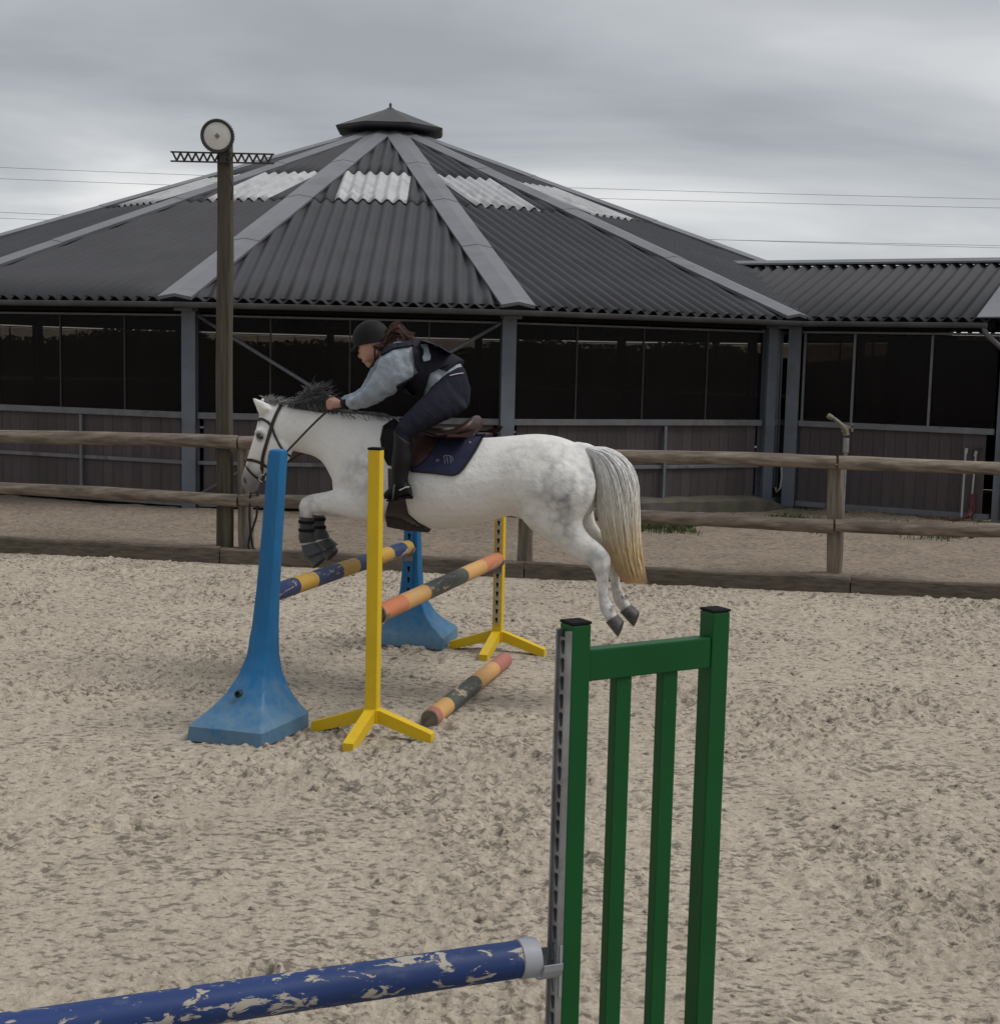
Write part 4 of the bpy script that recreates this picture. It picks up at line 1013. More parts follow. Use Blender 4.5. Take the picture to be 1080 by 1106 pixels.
def coat():
    m, nt, bs = newmat('dapple_grey_coat'); co = coords(nt, 'Object')
    white = (.70, .685, .66)
    v = nd(nt, 'ShaderNodeTexVoronoi'); nt.links.new(co, v.inputs['Vector']); v.inputs['Scale'].default_value = 17; v.inputs['Randomness'].default_value = 1.0
    n_ = noise(nt, co, 26, 5, .65, .5)
    dap = nmath(nt, 'ADD', nmath(nt, 'MULTIPLY', v.outputs['Distance'], .75), nmath(nt, 'MULTIPLY', n_, .55))
    dapc = ramp(nt, dap, [(.38, (.10, .10, .10)), (.85, (.9, .9, .9))])
    # where the dapples sit: haunch, thigh, shoulder and legs (marks of this coat, fixed to the animal)
    def blob(p, r0, r1):
        d = nd(nt, 'ShaderNodeVectorMath', operation='DISTANCE'); nt.links.new(co, d.inputs[0]); d.inputs[1].default_value = p
        return ramp(nt, d.outputs['Value'], [(0, (1, 1, 1)), (r0, (.85, .85, .85)), (r1, (0, 0, 0))])
    msk = None
    for (px, py, t, r0, r1) in ((604, 540, .24, .06, .34), (600, 505, .24, .05, .34), (655, 612, .13, .08, .24), (655, 650, 0, .20, .36), (625, 520, .18, .04, .22), (333, 545, .13, .08, .26), (612, 560, .2, .05, .22), (395, 510, .2, .03, .22), (560, 500, .28, .03, .22)):
        b_ = blob(tuple(hp(px, py, t)), r0, r1)
        msk = b_ if msk is None else mixc(nt, 1.0, msk, b_, 'LIGHTEN')
    big = ramp(nt, noise(nt, co, 7, 4, .6), [(.38, (.15, .15, .15)), (.6, (1, 1, 1))])
    msk = mixc(nt, 1.0, msk, big, 'MULTIPLY')
    col = mixc(nt, mixc(nt, 1.0, mixc(nt, 1.0, dapc, msk, 'MULTIPLY'), (1.0, 1.0, 1.0), 'MULTIPLY'), white, (.165, .17, .19))
    fl_ = ramp(nt, noise(nt, co, 75, 2, .5), [(.63, (0, 0, 0)), (.70, (.35, .35, .35))])
    col = mixc(nt, fl_, col, (.36, .36, .37))
    # fur grows darker on muzzle and lower legs, yellowish patches on the barrel
    col = mixc(nt, blob(tuple(hp(267, 523)), .075, .17), col, (.11, .105, .11))
    col = mixc(nt, blob(tuple(hp(280.5, 471, .095)), .018, .045), col, (.06, .055, .055))
    col = mixc(nt, mixc(nt, 1.0, blob(tuple(hp(330, 552)), .03, .16), (.6, .6, .6), 'MULTIPLY'), col, (.27, .265, .265))
    ye = ramp(nt, noise(nt, co, 3.3, 4), [(.5, (0, 0, 0)), (.75, (.32, .32, .32))])
    col = mixc(nt, ye, col, (.56, .51, .43))
    nt.links.new(col, bs.inputs['Base Color']); bs.inputs['Roughness'].default_value = .62; bs.inputs['Specular IOR Level'].default_value = .22
    pb_ = bump(nt, bs, noise(nt, co, 9, 5, .6), .55, .03)
    bump(nt, bs, noise(nt, coords(nt, 'Object', (1, 1, .35)), 160, 3), .22, .004, prev=pb_); return m
m_coat = coat()
hbase = hp(480, 560); hbase.z = 0
horse = thing('horse', 'dappled white grey horse in mid jump over the poles', 'horse', hbase)
hme = remesh(hb, .0105, 7, m_coat, 'body')
body = link('body', hme, horse, True)
HB = bvh_of(hme)
def cast(px, py, off=.0, fall=0.0, bv=None):
    """point on the near side of the animal along this sight line, lifted by off"""
    d = ray(px, py).normalized(); h = (bv or HB).ray_cast(CPOS, d)
    if h[0] is None: return hp(px, py, fall), HN.copy()
    n = h[1] if h[1].dot(d) < 0 else -h[1]
    return h[0] + n * off, n
m_dark = mat('dark_horn', (.045, .042, .042), (.025, .024, .025), 20, .5)
m_eye = mat('dark_eye', (.008, .006, .005), rough=.08, spec=.6)
for s_ in (1, -1):
    b = MB(); b.ell(hp(280.5, 471, s_ * .098), (HN * .016, (hp(277, 470) - hp(284, 472)) * .52, (hp(280, 468.4) - hp(281, 473.6)) * .55), 14, 8); b.build('eye', m_eye, horse, smooth=True, world=True)
    b = MB(); b.ell(hp(265.3, 519, s_ * .05), (HN * .012, (hp(264.3, 515.5) - hp(266.5, 522.5)) * .55, (hp(263.6, 519) - hp(267, 518.4)) * .5), 12, 6); b.build('nostril', m_dark, horse, smooth=True, world=True)
# hooves
m_hoof = mat('grey_hoof', (.085, .08, .078), (.04, .038, .038), 12, .6, stretch=(1, 1, 4))
m_sole = mat('hoof_sole', (.03, .027, .026), rough=.9)
def hoof(c0, c1, s0, s1, w0, w1, t):
    b = MB(); A = ring(c0, c1, w0, t, 18); B = ring(s0, s1, w1, t, 18)
    mid = [a.lerp(q, .5) for a, q in zip(A, B)]
    b.loft([A, mid, B]); o = b.build('hoof', m_hoof, horse, smooth=40, world=True)
    C_ = sum(B, Vector()) / len(B); nrm = (C_ - sum(A, Vector()) / len(A)).normalized()
    b = MB(); b.loft([[C_ + (q - C_) * .86 + nrm * .002 for q in B], [C_ + (q - C_) * .5 - nrm * .006 for q in B]]); s = b.build('sole', m_sole, o); s.matrix_parent_inverse = MW[horse.name].inverted() if False else Matrix.Identity(4); s.matrix_parent_inverse = (MW[horse.name].inverted() @ MW[horse.name]).inverted() @ Matrix.Identity(4)
    return o
hoof((654.5, 672), (667, 664), (667.5, 688), (673, 670.5), .045, .060, .13)
hoof((669.5, 661), (681.5, 653), (684.5, 677), (690, 660.5), .044, .058, -.13)
hoof((329.5, 596), (345, 591), (339, 614), (351.5, 602), .046, .060, .13)
hoof((345.5, 592), (359, 585), (354, 606), (364, 594), .045, .058, -.13)
# leg boots (hard shells with straps) and bell boots on the front legs
m_shell = mat('charcoal_boot_shell', (.045, .047, .05), (.028, .029, .031), 10, .5, bmp=.2)
def legboot(defs, t, strapys, bell):
    b = MB(); b.loft(rings(dense([(a, c, w, t) for a, c, w in defs], 3), K=18)); o = b.build('leg_boot', m_shell, horse, smooth=45, world=True)
    for (a, c, w) in strapys:
        b = MB(); b.loft([ring((a[0], a[1] - 1.6), (c[0], c[1] - 1.6), w, t, 18), ring((a[0], a[1] + 1.6), (c[0], c[1] + 1.6), w, t, 18)]); s = b.build('strap', m_black, o, smooth=45)
    b = MB(); b.loft(rings(dense([(a, c, w, t) for a, c, w in bell], 3), K=18)); b.build('bell_boot', m_shell, horse, smooth=45, world=True)
legboot([((324, 557.5), (338.5, 559.5), .045), ((324, 563), (338.5, 564.5), .041), ((324, 571), (338.5, 572), .039), ((323, 580), (340.5, 580), .046), ((324.5, 586.5), (342, 584.5), .045)], .13,
        [((322.8, 563), (339.6, 564.5), .044), ((322.8, 572), (339.6, 573), .042)],
        [((326, 589), (342.5, 585.5), .040), ((327, 595), (346, 589.5), .052), ((329, 603), (351.5, 594.5), .064)])
legboot([((336.5, 555), (350, 557), .043), ((337, 561), (350.5, 562), .039), ((337.5, 569), (350.5, 569.5), .037), ((338, 577), (354, 576), .044), ((340, 583), (355.5, 581), .043)], -.13,
        [((335.8, 560), (351.5, 561), .042), ((336.3, 569), (351.8, 569.5), .040)],
        [((342, 586), (356.5, 581), .039), ((343, 591), (360, 584.5), .05), ((345.5, 597.5), (364.5, 588), .061)])

# ---------------- hair
def strands(curves, r0, r1, name, mtl, parent, K=3):
    m = MB()
    for pts in curves:
        n = len(pts); m.tube(pts, [r0 + (r1 - r0) * (i / (n - 1)) ** 1.5 for i in range(n)], K)
    return m.build(name, mtl, parent, smooth=True, world=True, recalc=False)
def curve(pts, n=9):
    P_ = [np.array(p, float) for p in pts]; out = []
    for k in range(n):
        f = k / (n - 1) * (len(P_) - 1); i = min(int(f), len(P_) - 2); f -= i
        p0, p1, p2, p3 = P_[max(i - 1, 0)], P_[i], P_[i + 1], P_[min(i + 2, len(P_) - 1)]
        out.append(.5 * ((2 * p1) + (-p0 + p2) * f + (2 * p0 - 5 * p1 + 4 * p2 - p3) * f * f + (-p0 + 3 * p1 - 3 * p2 + p3) * f ** 3))
    return out
def hairmat(name, stops, z0, z1, scale=240):
    m, nt, bs = newmat(name); co = coords(nt, 'World')
    sep = nd(nt, 'ShaderNodeSeparateXYZ'); nt.links.new(co, sep.inputs[0])
    mr = nd(nt, 'ShaderNodeMapRange'); nt.links.new(nmath(nt, 'ADD', sep.outputs[2], nmath(nt, 'MULTIPLY', noise(nt, co, 14, 4, .6), .22)), mr.inputs[0]); mr.inputs[1].default_value = z0 + .11; mr.inputs[2].default_value = z1 + .11
    col = ramp(nt, mr.outputs[0], stops)
    col = mixc(nt, 1.0, col, ramp(nt, noise(nt, coords(nt, 'World', (1, 1, .12)), scale, 3), [(.3, (.75, .75, .76)), (.7, (1.12, 1.12, 1.12))]), 'MULTIPLY')
    nt.links.new(col, bs.inputs['Base Color']); bs.inputs['Roughness'].default_value = .5; bs.inputs['Specular IOR Level'].default_value = .25; return m
zt0, zt1 = hp(690, 630).z, hp(650, 485).z
m_tail = hairmat('tail_hair', [(0, (.70, .50, .27)), (.25, (.80, .63, .38)), (.5, (.82, .77, .66)), (.8, (.80, .79, .76)), (1, (.66, .66, .66))], zt0, zt1)
LE = curve([(632, 486), (641, 500), (645, 525), (648, 555), (656, 588), (667, 616), (676, 630)], 14)
RI = curve([(634, 483), (656, 484), (676, 497), (687, 520), (689.5, 556), (691, 595), (697, 628)], 14)
cv = []
for i in range(2600):
    w = random.random(); tt = random.uniform(-1, 1) * sqrt(max(.05, 1 - (2 * w - 1) ** 2)); en = random.uniform(.82, 1.02) if random.random() < .8 else random.uniform(.6, .95)
    wb = random.gauss(0, .03); pts = []; ph = random.uniform(0, 6.28)
    for k in range(14):
        f = k / 13 * en; fi = f * 13; j = min(int(fi), 12); fr = fi - j
        l = LE[j] * (1 - fr) + LE[j + 1] * fr; r = RI[j] * (1 - fr) + RI[j + 1] * fr
        ww = w + wb * f + .045 * sin(f * 7 + ph) * min(1, f * 3); q = l * (1 - ww) + r * ww
        sp_ = .03 + .075 * sin(min(1, f * 1.25) * pi * .62)
        pts.append(hp(q[0], q[1], tt * sp_ + .012 * sin(f * 6 + ph)))
    cv.append(pts)
tm = MB()
for pts in cv: tm.tube(pts, [.0036 + (.0009 - .0036) * (i / 13) ** 1.5 for i in range(14)], 3)
core = []
for k in range(0, 12):
    l, r = LE[k], RI[k]; m_ = (l + r) / 2; sp_ = (.026 + .062 * sin(min(1, k / 13 * 1.25) * pi * .62))
    core.append((tuple(m_ + (l - m_) * .93), tuple(m_ + (r - m_) * .93), sp_ * (.9 if k < 10 else .55)))
tm.loft(rings(core, K=16))
tm.build('tail', m_tail, horse, smooth=True, world=True, recalc=False)
m_mane = mat('steel_grey_mane', (.15, .15, .158), (.06, .06, .066), 30, .5, coord='World', spec=.25)
m_fore = mat('pale_grey_forelock', (.33, .33, .33), (.18, .18, .185), 30, .5, coord='World', spec=.25)
def crest(f):
    C_ = curve([(290, 434), (308, 437), (328, 440), (351, 443.5), (374, 446.5), (396, 448), (412, 450)], 25); fi = f * 24; j = min(int(fi), 23); fr = fi - j; return C_[j] * (1 - fr) + C_[j + 1] * fr
cv = []
for i in range(820):
    q_ = random.random()
    if q_ < .90:   # blown up in a tuft
        f = min(.60, max(.16, random.gauss(.39, .085))); c = crest(f); hgt = 4 + 24 * math.exp(-((f - .42) / .13) ** 2); hgt *= random.uniform(.35, 1.05); lean = random.gauss(3, 4)
        if random.random() < .08: hgt *= 1.3; lean += 6
        t0 = random.gauss(0, .020); t1 = t0 + random.gauss(.0, .045); cr = random.gauss(0, 2.5)
        pts = curve([(c[0], c[1] + 2.5), (c[0] - 4 + lean * .05 + cr * .3, c[1] - hgt * .42), (c[0] + lean * .4 + cr, c[1] - hgt * .82), (c[0] + lean * 1.3 + cr * 1.4, c[1] - hgt * random.uniform(.8, 1.1))], 8)
        cv.append([hp(p[0], p[1], t0 + (t1 - t0) * k / 7) for k, p in enumerate(pts)])
    else:         # lying along the neck, more of it behind the rider's hand
        f = random.uniform(.55, 1.0) if random.random() < .65 else random.uniform(.08, .6); c = crest(f); s_ = 1 if random.random() < .55 else -1; ln = random.uniform(-1, 4) if f < .55 else random.uniform(0, 9)
        pts = curve([(c[0], c[1] + .5), (c[0] + 4, c[1] - 3.2), (c[0] + 10, c[1] - 1 + ln * .3), (c[0] + 15 + random.gauss(0, 4), c[1] + ln)], 7)
        cv.append([hp(p[0], p[1], s_ * (.008 + .06 * (k / 6) ** .8)) for k, p in enumerate(pts)])
strands(cv, .0034, .0009, 'mane', m_mane, horse)
cv = []
for i in range(150):
    x = random.uniform(284, 318); y0 = 434 + (x - 284) * .15; hgt = random.uniform(3, 9); lean = random.gauss(4, 5); t0 = random.gauss(0, .02)
    cv.append([hp(p[0], p[1], t0) for p in curve([(x, y0 + 2), (x + lean * .3, y0 - hgt * .6), (x + lean, y0 - hgt)], 6)])
strands(cv, .0034, .001, 'forelock', m_fore, horse)
cv = []      # feather at the fetlocks
m_feather = mat('dark_feather', (.20, .195, .19), coord='World', rough=.6)
for (x0, y0, t) in ((659, 656, .13), (673, 645, -.13)):
    cv = []
    for i in range(60):
        x = x0 + random.gauss(0, 1.5); y = y0 + random.gauss(0, 2); tt = t + random.gauss(0, .018)
        cv.append([hp(p[0], p[1], tt) for p in curve([(x, y), (x + 1.2, y + 1.5), (x + 2.2 + random.gauss(0, .5), y + 3.6 + random.gauss(0, .6))], 5)])
    strands(cv, .0026, .0008, 'fetlock_hair', m_feather, horse)

# ---------------- tack
m_leath = mat('dark_brown_leather', (.030, .017, .014), (.018, .011, .010), 14, .45, bmp=.15, coord='World')
m_sadl = mat('brown_saddle_leather', (.052, .025, .020), (.030, .016, .014), 12, .42, bmp=.15, coord='World')
m_navy = mat('navy_quilted_cotton', (.020, .022, .060), (.014, .015, .042), 18, .85, bmp=.5, bscale=55, coord='World')
m_bind = mat('black_binding', (.012, .012, .016), rough=.8)
m_fleece = mat('black_fleece', (.016, .016, .017), (.008, .008, .009), 30, .95, bmp=.9, bscale=70, coord='World', spec=.1)
def shell(poly, off, th, bv=None, step=2.2, both=False, fall=.25, name='x', mtl=None, parent=None, n_up=0.0, world=True):
    """cut a sheet to the outline poly (px) and lay it on the near side of the body, th thick"""
    P_ = [Vector(p) for p in poly]; bd = []
    for i in range(len(P_)):
        a, b_ = P_[i], P_[(i + 1) % len(P_)]; k = max(1, int((b_ - a).length / step))
        bd += [a.lerp(b_, j / k) for j in range(k)]
    x0, x1 = min(p.x for p in bd), max(p.x for p in bd); y0, y1 = min(p.y for p in bd), max(p.y for p in bd)
    inner = []
    def ins(p):
        c = False; j = len(P_) - 1
        for i in range(len(P_)):
            a, b_ = P_[i], P_[j]
            if (a.y > p.y) != (b_.y > p.y) and p.x < (b_.x - a.x) * (p.y - a.y) / (b_.y - a.y) + a.x: c = not c
            j = i
        return c
    y = y0 + step / 2
    while y < y1:
        x = x0 + step / 2
        while x < x1:
            p = Vector((x, y))
            if ins(p) and min((p - q).length for q in bd) > step * .55: inner.append(p)
            x += step
        y += step
    out = delaunay_2d_cdt(bd + inner, [], [list(range(len(bd)))], 1, 1e-5)
    V, F = out[0], out[2]
    top, low = [], []
    for p in V:
        q, n = cast(p.x, p.y, 0, fall, bv); n = (n + HN * .6 + UP * n_up).normalized(); top.append(q + n * (off + th)); low.append(q + n * (off - .004))
    m = MB(); nV = len(V); ec = {}
    for f in F:
        for i in range(len(f)):
            e_ = (f[i], f[(i + 1) % len(f)]); ec[e_] = 1
    side = [(a, b_) for (a, b_) in ec if (b_, a) not in ec]
    m.add(top + low, [tuple(f) for f in F] + [(b_, a, a + nV, b_ + nV) for a, b_ in side])
    if both:      # the same sheet mirrored to the far side
        mir = lambda p: p - HN * (2 * (p - HM).dot(HN))
        m.add([mir(p) for p in top + low], [tuple(reversed(f)) for f in F] + [(a, b_, b_ + nV, a + nV) for a, b_ in side])
    me = m.mesh(name, mtl, smooth=50); return link(name, me, parent, world and parent is not None)

sbase = hp(475, 500); sbase.z = 1.2
PADP = [(424, 462), (440, 459), (458, 466), (478, 472), (500, 471), (515, 469), (523.5, 468), (521, 475), (514, 488), (506, 500), (499, 509), (491, 513.5), (480, 513), (462, 511), (445, 509.5), (432, 500), (424, 482)]
pad = thing('saddle_pad', 'navy saddle pad with black binding and small white marks under the saddle', 'saddle pad', sbase)
shell(PADP, .004, .009, both=True, fall=.0, name='quilt', mtl=m_navy, parent=pad)
b = MB()
edge = [cast(x, y, .014, .28)[0] for x, y in [tuple(p) for p in curve([(523.5, 468), (521, 475), (514, 488), (506, 500), (499, 509), (491, 513.5), (480, 513), (462, 511), (445, 509.5)], 30)]]
b.tube(edge, .0065, 6); b.build('binding', m_bind, pad, smooth=True, world=True)
m_mark = mat('pale_embroidery', (.36, .37, .42), rough=.7)
b = MB()
def stitch(pts, r=.0016): b.tube([cast(x, y, .0155, .28)[0] for x, y in pts], r, 4)
for x in (480.5, 483.5, 487): stitch([(x, 494.5), (x + .8, 502)])
stitch([(479.5, 494.6), (483, 493.4), (488, 494.4)]); stitch([(487.2, 494.5), (489.5, 496), (489.8, 500)])
stitch([(471.5, 498.6), (474.2, 497.6), (475, 499)]); stitch([(471.8, 499.6), (474.5, 499.8)])
b.build('embroidery', m_mark, pad, world=True)
b = MB(); q, n = cast(508, 480, .014, .28); b.ell(q, (n * .003, n.cross(UP).normalized() * .006, UP * .006), 10, 6); b.build('badge', mat('white_badge', (.7, .7, .7), rough=.4), pad, smooth=True, world=True)

# ---------------- saddle
sad = thing('saddle', 'brown leather jumping saddle on the navy pad', 'saddle', sbase)
SEAT = [((441, 449), (440, 466), .055), ((446, 450.5), (447, 468), .085), ((455, 459), (456, 470), .10), ((470, 464.5), (471, 473), .125), ((487, 463.5), (488, 474), .16), ((501, 457.5), (503, 472.5), .175), ((510, 451), (514, 467), .15), ((514, 448), (518, 460), .10), ((515.5, 447.5), (517.5, 454), .05)]
b = MB(); b.loft(rings(dense(SEAT, 4), K=22, egg=-.1)); link('seat', remesh(b, .011, 4, m_sadl, 'seat'), sad, True)
shell([(444, 462), (462, 466), (477, 470), (474, 478), (468, 488), (460, 498), (450, 505), (441, 504), (435, 495), (434, 478), (438, 466)], .016, .012, both=True, name='flap', mtl=m_sadl, parent=sad)
shell([(415, 462), (426, 455), (434, 460), (432, 476), (431, 492), (428, 504), (421, 503), (415, 492), (412.5, 476)], .006, .022, both=True, name='front_fleece', mtl=m_fleece, parent=sad)
shell([(473, 468), (497, 469), (516, 464), (513, 470), (500, 476), (482, 477)], .016, .02, both=True, name='panel', mtl=m_sadl, parent=sad)
shell([(420, 506), (437, 509), (438, 540), (441, 555), (452, 564.5), (466, 571.5), (463, 575), (440, 573), (419, 569), (416.5, 556), (421, 540)], .004, .010, name='girth', mtl=m_leath, parent=sad, fall=.03)

# ---------------- bridle
brd = thing('bridle', 'dark leather bridle with reins on the white horse head', 'bridle', hp(285, 480))
def strap(pts, r=.0085, name='strap', n=14, flat=.45, parent=brd, mtl=m_leath, fall=.09):
    P_ = [cast(p[0], p[1], .004, fall) for p in curve(pts, n)]
    m = MB(); rg = []
    for i, (q, nn) in enumerate(P_):
        t = (P_[min(i + 1, n - 1)][0] - P_[max(i - 1, 0)][0]).normalized(); w = t.cross(nn).normalized()
        rg.append([q + w * r, q + w * r + nn * .004, q - w * r + nn * .004, q - w * r, q - nn * .004])
    m.loft(rg); return m.build(name, mtl, parent, smooth=60, world=True)
strap([(304, 438), (299, 447), (293.5, 461), (288.5, 478), (284.5, 492), (283, 505), (283.5, 515)], .0105, 'cheekpiece')
strap([(277.5, 455), (282, 452.5), (288, 455), (294, 460)], .008, 'browband')
strap([(264, 498.5), (268.5, 496.5), (277, 498), (284, 501), (292, 507)], .009, 'noseband')
strap([(264, 501), (270, 509), (277, 515.5), (288, 521)], .0065, 'flash_strap')
strap([(294, 461), (297, 470), (303, 482), (309, 489), (314, 493)], .0065, 'throatlatch')
b = MB(); q, n = cast(283.5, 516.5, .012, .09); wv = n.cross(UP).normalized()
b.tube([q + (wv * cos(a) + UP * sin(a)) * .022 for a in [2 * pi * k / 16 for k in range(17)]], .0035, 6); b.build('bit_ring', mat('bit_steel', (.5, .5, .5), rough=.25, metal=.9), brd, smooth=True, world=True)
hand_n = hp(356, 442, .10); hand_f = hp(353, 441, -.10)
b = MB(); rein = [q, hp(297, 501, .135), hp(311, 486.5, .135), hp(330, 466.5, .125), hp(344, 452.5, .115), hand_n, hp(359, 439, .10)]
b.tube([Vector(p) for p in curve([tuple(p) for p in rein], 24)], .0075, 6, sq=.5); b.build('rein', m_leath, brd, smooth=True, world=True)
b = MB(); rein = [hp(284, 517, -.085), hp(300, 506, -.12), hp(318, 494, -.12), hp(330, 486, -.12), hp(342, 468, -.12), hand_f]
b.tube([Vector(p) for p in curve([tuple(p) for p in rein], 24)], .0075, 6, sq=.5); b.build('rein', m_leath, brd, smooth=True, world=True)

# ---------------- rider
m_skin = mat('skin', (.46, .255, .19), (.40, .21, .155), 20, .5, coord='World', spec=.3)
m_sweat = mat('grey_blue_sweatshirt', (.33, .37, .42), (.25, .285, .33), 9, .92, bmp=.5, bscale=22, coord='World', spec=.1, bdist=.02)
m_vest = mat('navy_black_vest', (.012, .012, .021), (.008, .008, .013), 12, .8, bmp=.3, bscale=40, coord='World', spec=.2)
m_breech = mat('dark_navy_breeches', (.015, .016, .027), (.010, .011, .018), 10, .85, bmp=.4, bscale=20, coord='World', spec=.15, bdist=.02)
m_boot = mat('black_boot_leather', (.008, .008, .009), (.005, .005, .006), 14, .5, coord='World', bmp=.4, bscale=22, spec=.22, bdist=.012)
m_helm = mat('matt_black_helmet', (.009, .009, .009), (.006, .006, .006), 40, .65, coord='World', bmp=.15, bscale=300, spec=.2)
m_hair = hairmat('auburn_hair', [(0, (.075, .042, .030)), (1, (.125, .072, .05))], 2.1, 2.4)
per = thing('person', 'rider in black helmet and grey blue sweatshirt crouched over the white horse', 'person', hp(480, 470))
def grow(lst, k, dw):
    out = []
    for r in lst:
        a, b_ = Vector(r[0]), Vector(r[1]); c = (a + b_) / 2; h = (a - b_) / 2; L = h.length; h = h * ((L + k) / L)
        out.append((tuple(c + h), tuple(c - h), r[2] + dw, *(r[3:])))
    return out
# body (one figure: trunk, head, arms, hands, legs) a little inside the clothes
pb_ = MB()
TR = [((501, 438), (486, 449), .08), ((507, 421), (474, 447), .155), ((502, 403), (465, 431), .145), ((489, 388), (454, 426), .135), ((470, 377.5), (441, 414), .15), ((453, 371.5), (428, 402), .16), ((442, 369), (421, 393), .12), ((433, 368), (415, 386), .065), ((424, 366.5), (410, 384.5), .052)]
pb_.loft(rings(dense(grow(TR[:7], -5, -.022) + TR[7:], 3), K=18))
HD = [((419.5, 370), (410.5, 386), .048), ((417.5, 365), (404.5, 390), .064), ((413, 359), (398.5, 392.5), .071), ((407, 355.5), (394.5, 391), .073), ((400, 355.5), (391.5, 387), .069), ((394, 359), (390, 382), .057), ((390, 366), (389.3, 376), .03)]
pb_.loft(rings(dense(HD, 3), K=18))
def pe(x, y, t, rx, ry, rt, ang=0.0):
    c = hp(x, y, t); e1 = hp(x + rx * cos(ang), y + rx * sin(ang), t) - c; e2 = hp(x - ry * sin(ang), y + ry * cos(ang), t) - c
    pb_.ell(c, (HN * rt, e1, e2))
pe(399.5, 393, 0, 5.0, 4.2, .030, .5)       # chin
pe(388.9, 384.6, 0, 3.3, 2.1, .014, 1.0)     # nose
pe(393.3, 390.4, 0, 2.2, 1.4, .022, .6)     # lips
pe(391, 378.5, 0, 3.2, 3.2, .045)           # brow
pe(396, 386, .035, 5, 4.5, .022); pe(396, 386, -.035, 5, 4.5, .022)    # cheeks
for s_ in (1, -1): pe(409.5, 381.5, s_ * .072, 2.2, 4.0, .012, .25)    # ears
ARM = [((426, 372), (452, 393), .06, .155), ((417, 378), (447, 403), .062, .185), ((409.5, 392), (437, 413), .058, .20), ((402.5, 408), (424, 424), .052, .205), ((393, 421.5), (409, 433), .046, .195), ((382, 428.5), (393, 439.5), .036, .165), ((374, 432.5), (378, 441), .028, .14), ((369, 433), (371, 440), .025, .125)]
ARMF = [tuple([(a[0] - 4, a[1] - 2), (b_[0] - 6, b_[1] - 3), w, -t]) for a, b_, w, t in ARM]
ARMF[-1] = ((366, 431.5), (368, 438.5), .025, -.115)
for A_ in (ARM, ARMF): pb_.loft(rings(dense(grow(A_, -1.6, -.008), 3), K=14))
def hand(x, y, t, sgn):
    # palm
    pb_.loft(rings(dense([((x + 10, y - 3.6), (x + 10.5, y + 3.4), .020, t), ((x + 6, y - 4.6), (x + 6.5, y + 4.6), .024, t), ((x + 1, y - 5.0), (x + 1.5, y + 5.2), .022, t), ((x - 1.5, y - 4.0), (x - 1, y + 4.2), .016, t)], 2), K=12))
    for i in range(4):     # curled fingers closing on the rein and mane
        yy = y - 4.0 + i * 2.7; ln = (1, 1.12, 1.05, .85)[i]
        pts = [hp(x + .5, yy, t + sgn * .014), hp(x - 3.4 * ln, yy + .3, t + sgn * .016), hp(x - 4.6 * ln, yy + 1.0, t - sgn * .006), hp(x - 1.8, yy + 1.3, t - sgn * .020), hp(x + .8, yy + 1.2, t - sgn * .018)]
        pb_.tube([Vector(p) for p in curve([tuple(p) for p in pts], 10)], [.0095] * 3 + [.009] * 4 + [.0085] * 2 + [.006], 8)
    pts = [hp(x + 7, y - 3, t - sgn * .012), hp(x + 3, y - 5.4, t - sgn * .022), hp(x - 1.2, y - 5.2, t - sgn * .022), hp(x - 3.4, y - 4.2, t - sgn * .016)]
    pb_.tube([Vector(p) for p in curve([tuple(p) for p in pts], 8)], [.011] * 4 + [.010] * 3 + [.007], 8)
hand(358.5, 436, .115, 1); hand(355, 434, -.105, -1)
LEG = [((482, 405), (505, 443), .088, .10), ((468, 415), (490, 452), .092, .165), ((452, 431), (473, 460), .085, .23), ((438, 445), (457, 468), .075, .275), ((430, 454), (448, 473), .066, .30), ((427, 464), (444.5, 478), .060, .315), ((427, 480), (443.5, 486), .058, .325), ((426, 497), (443, 498), .055, .33), ((425.5, 512), (438.5, 512), .044, .335), ((425, 524), (438.5, 525), .042, .335)]
LEGF = [tuple([a, b_, w, -t]) for a, b_, w, t in LEG]
for L_ in (LEG, LEGF): pb_.loft(rings(dense(grow([(r[0], r[1], r[2], r[3] * .75) for r in L_[:2]], -12, -.055) + grow(L_[2:7], -7, -.025) + grow(L_[7:], -2, -.01), 3), K=14))
FOOT = [((440, 521), (444.5, 534), .034, .335), ((432, 520), (436, 536.5), .038, .335), ((425, 524), (427.5, 537.5), .042, .337), ((419, 530), (420, 538), .040, .34), ((415.5, 533.5), (416, 537.5), .026, .342)]
FOOTF = [tuple([a, b_, w, -t]) for a, b_, w, t in FOOT]
for F_ in (FOOT, FOOTF): pb_.loft(rings(dense(grow(F_, -3.5, -.014), 3), K=14))
link('body', remesh(pb_, .0062, 3, m_skin, 'body'), per, True)
# clothes
sw = MB()
sw.loft(rings(dense(grow(TR[2:3], -2, -.006) + grow(TR[3:8], 2.4, .014), 3), K=20))
for A_ in (ARM[:-1], ARMF[:-1]): sw.loft(rings(dense(grow(A_, .2, .004), 3), K=16))
pe2 = sw.ell(hp(440, 386, .14), (HN * .085, hp(452, 378) - hp(440, 386), hp(448, 398) - hp(440, 386))); sw.ell(hp(438, 385, -.14), (HN * .085, hp(450, 377) - hp(438, 385), hp(446, 397) - hp(438, 385)))
for s_ in (1, -1):      # sleeve bunching
    for (x, y, r) in ((406, 417, 7), (398, 424, 6), (388, 430.5, 5.2), (381, 434, 4.6), (414, 405, 8)):
        c = hp(x, y, s_ * .2); sw.ell(hp(x, y, s_ * (.20 if x > 395 else .165)), (HN * .05, hp(x + r * .75, y - r * .9, 0) - hp(x, y, 0), hp(x + 3.2, y + 3, 0) - hp(x, y, 0)))
swm = remesh(sw, .008, 3, m_sweat, 'sweatshirt')
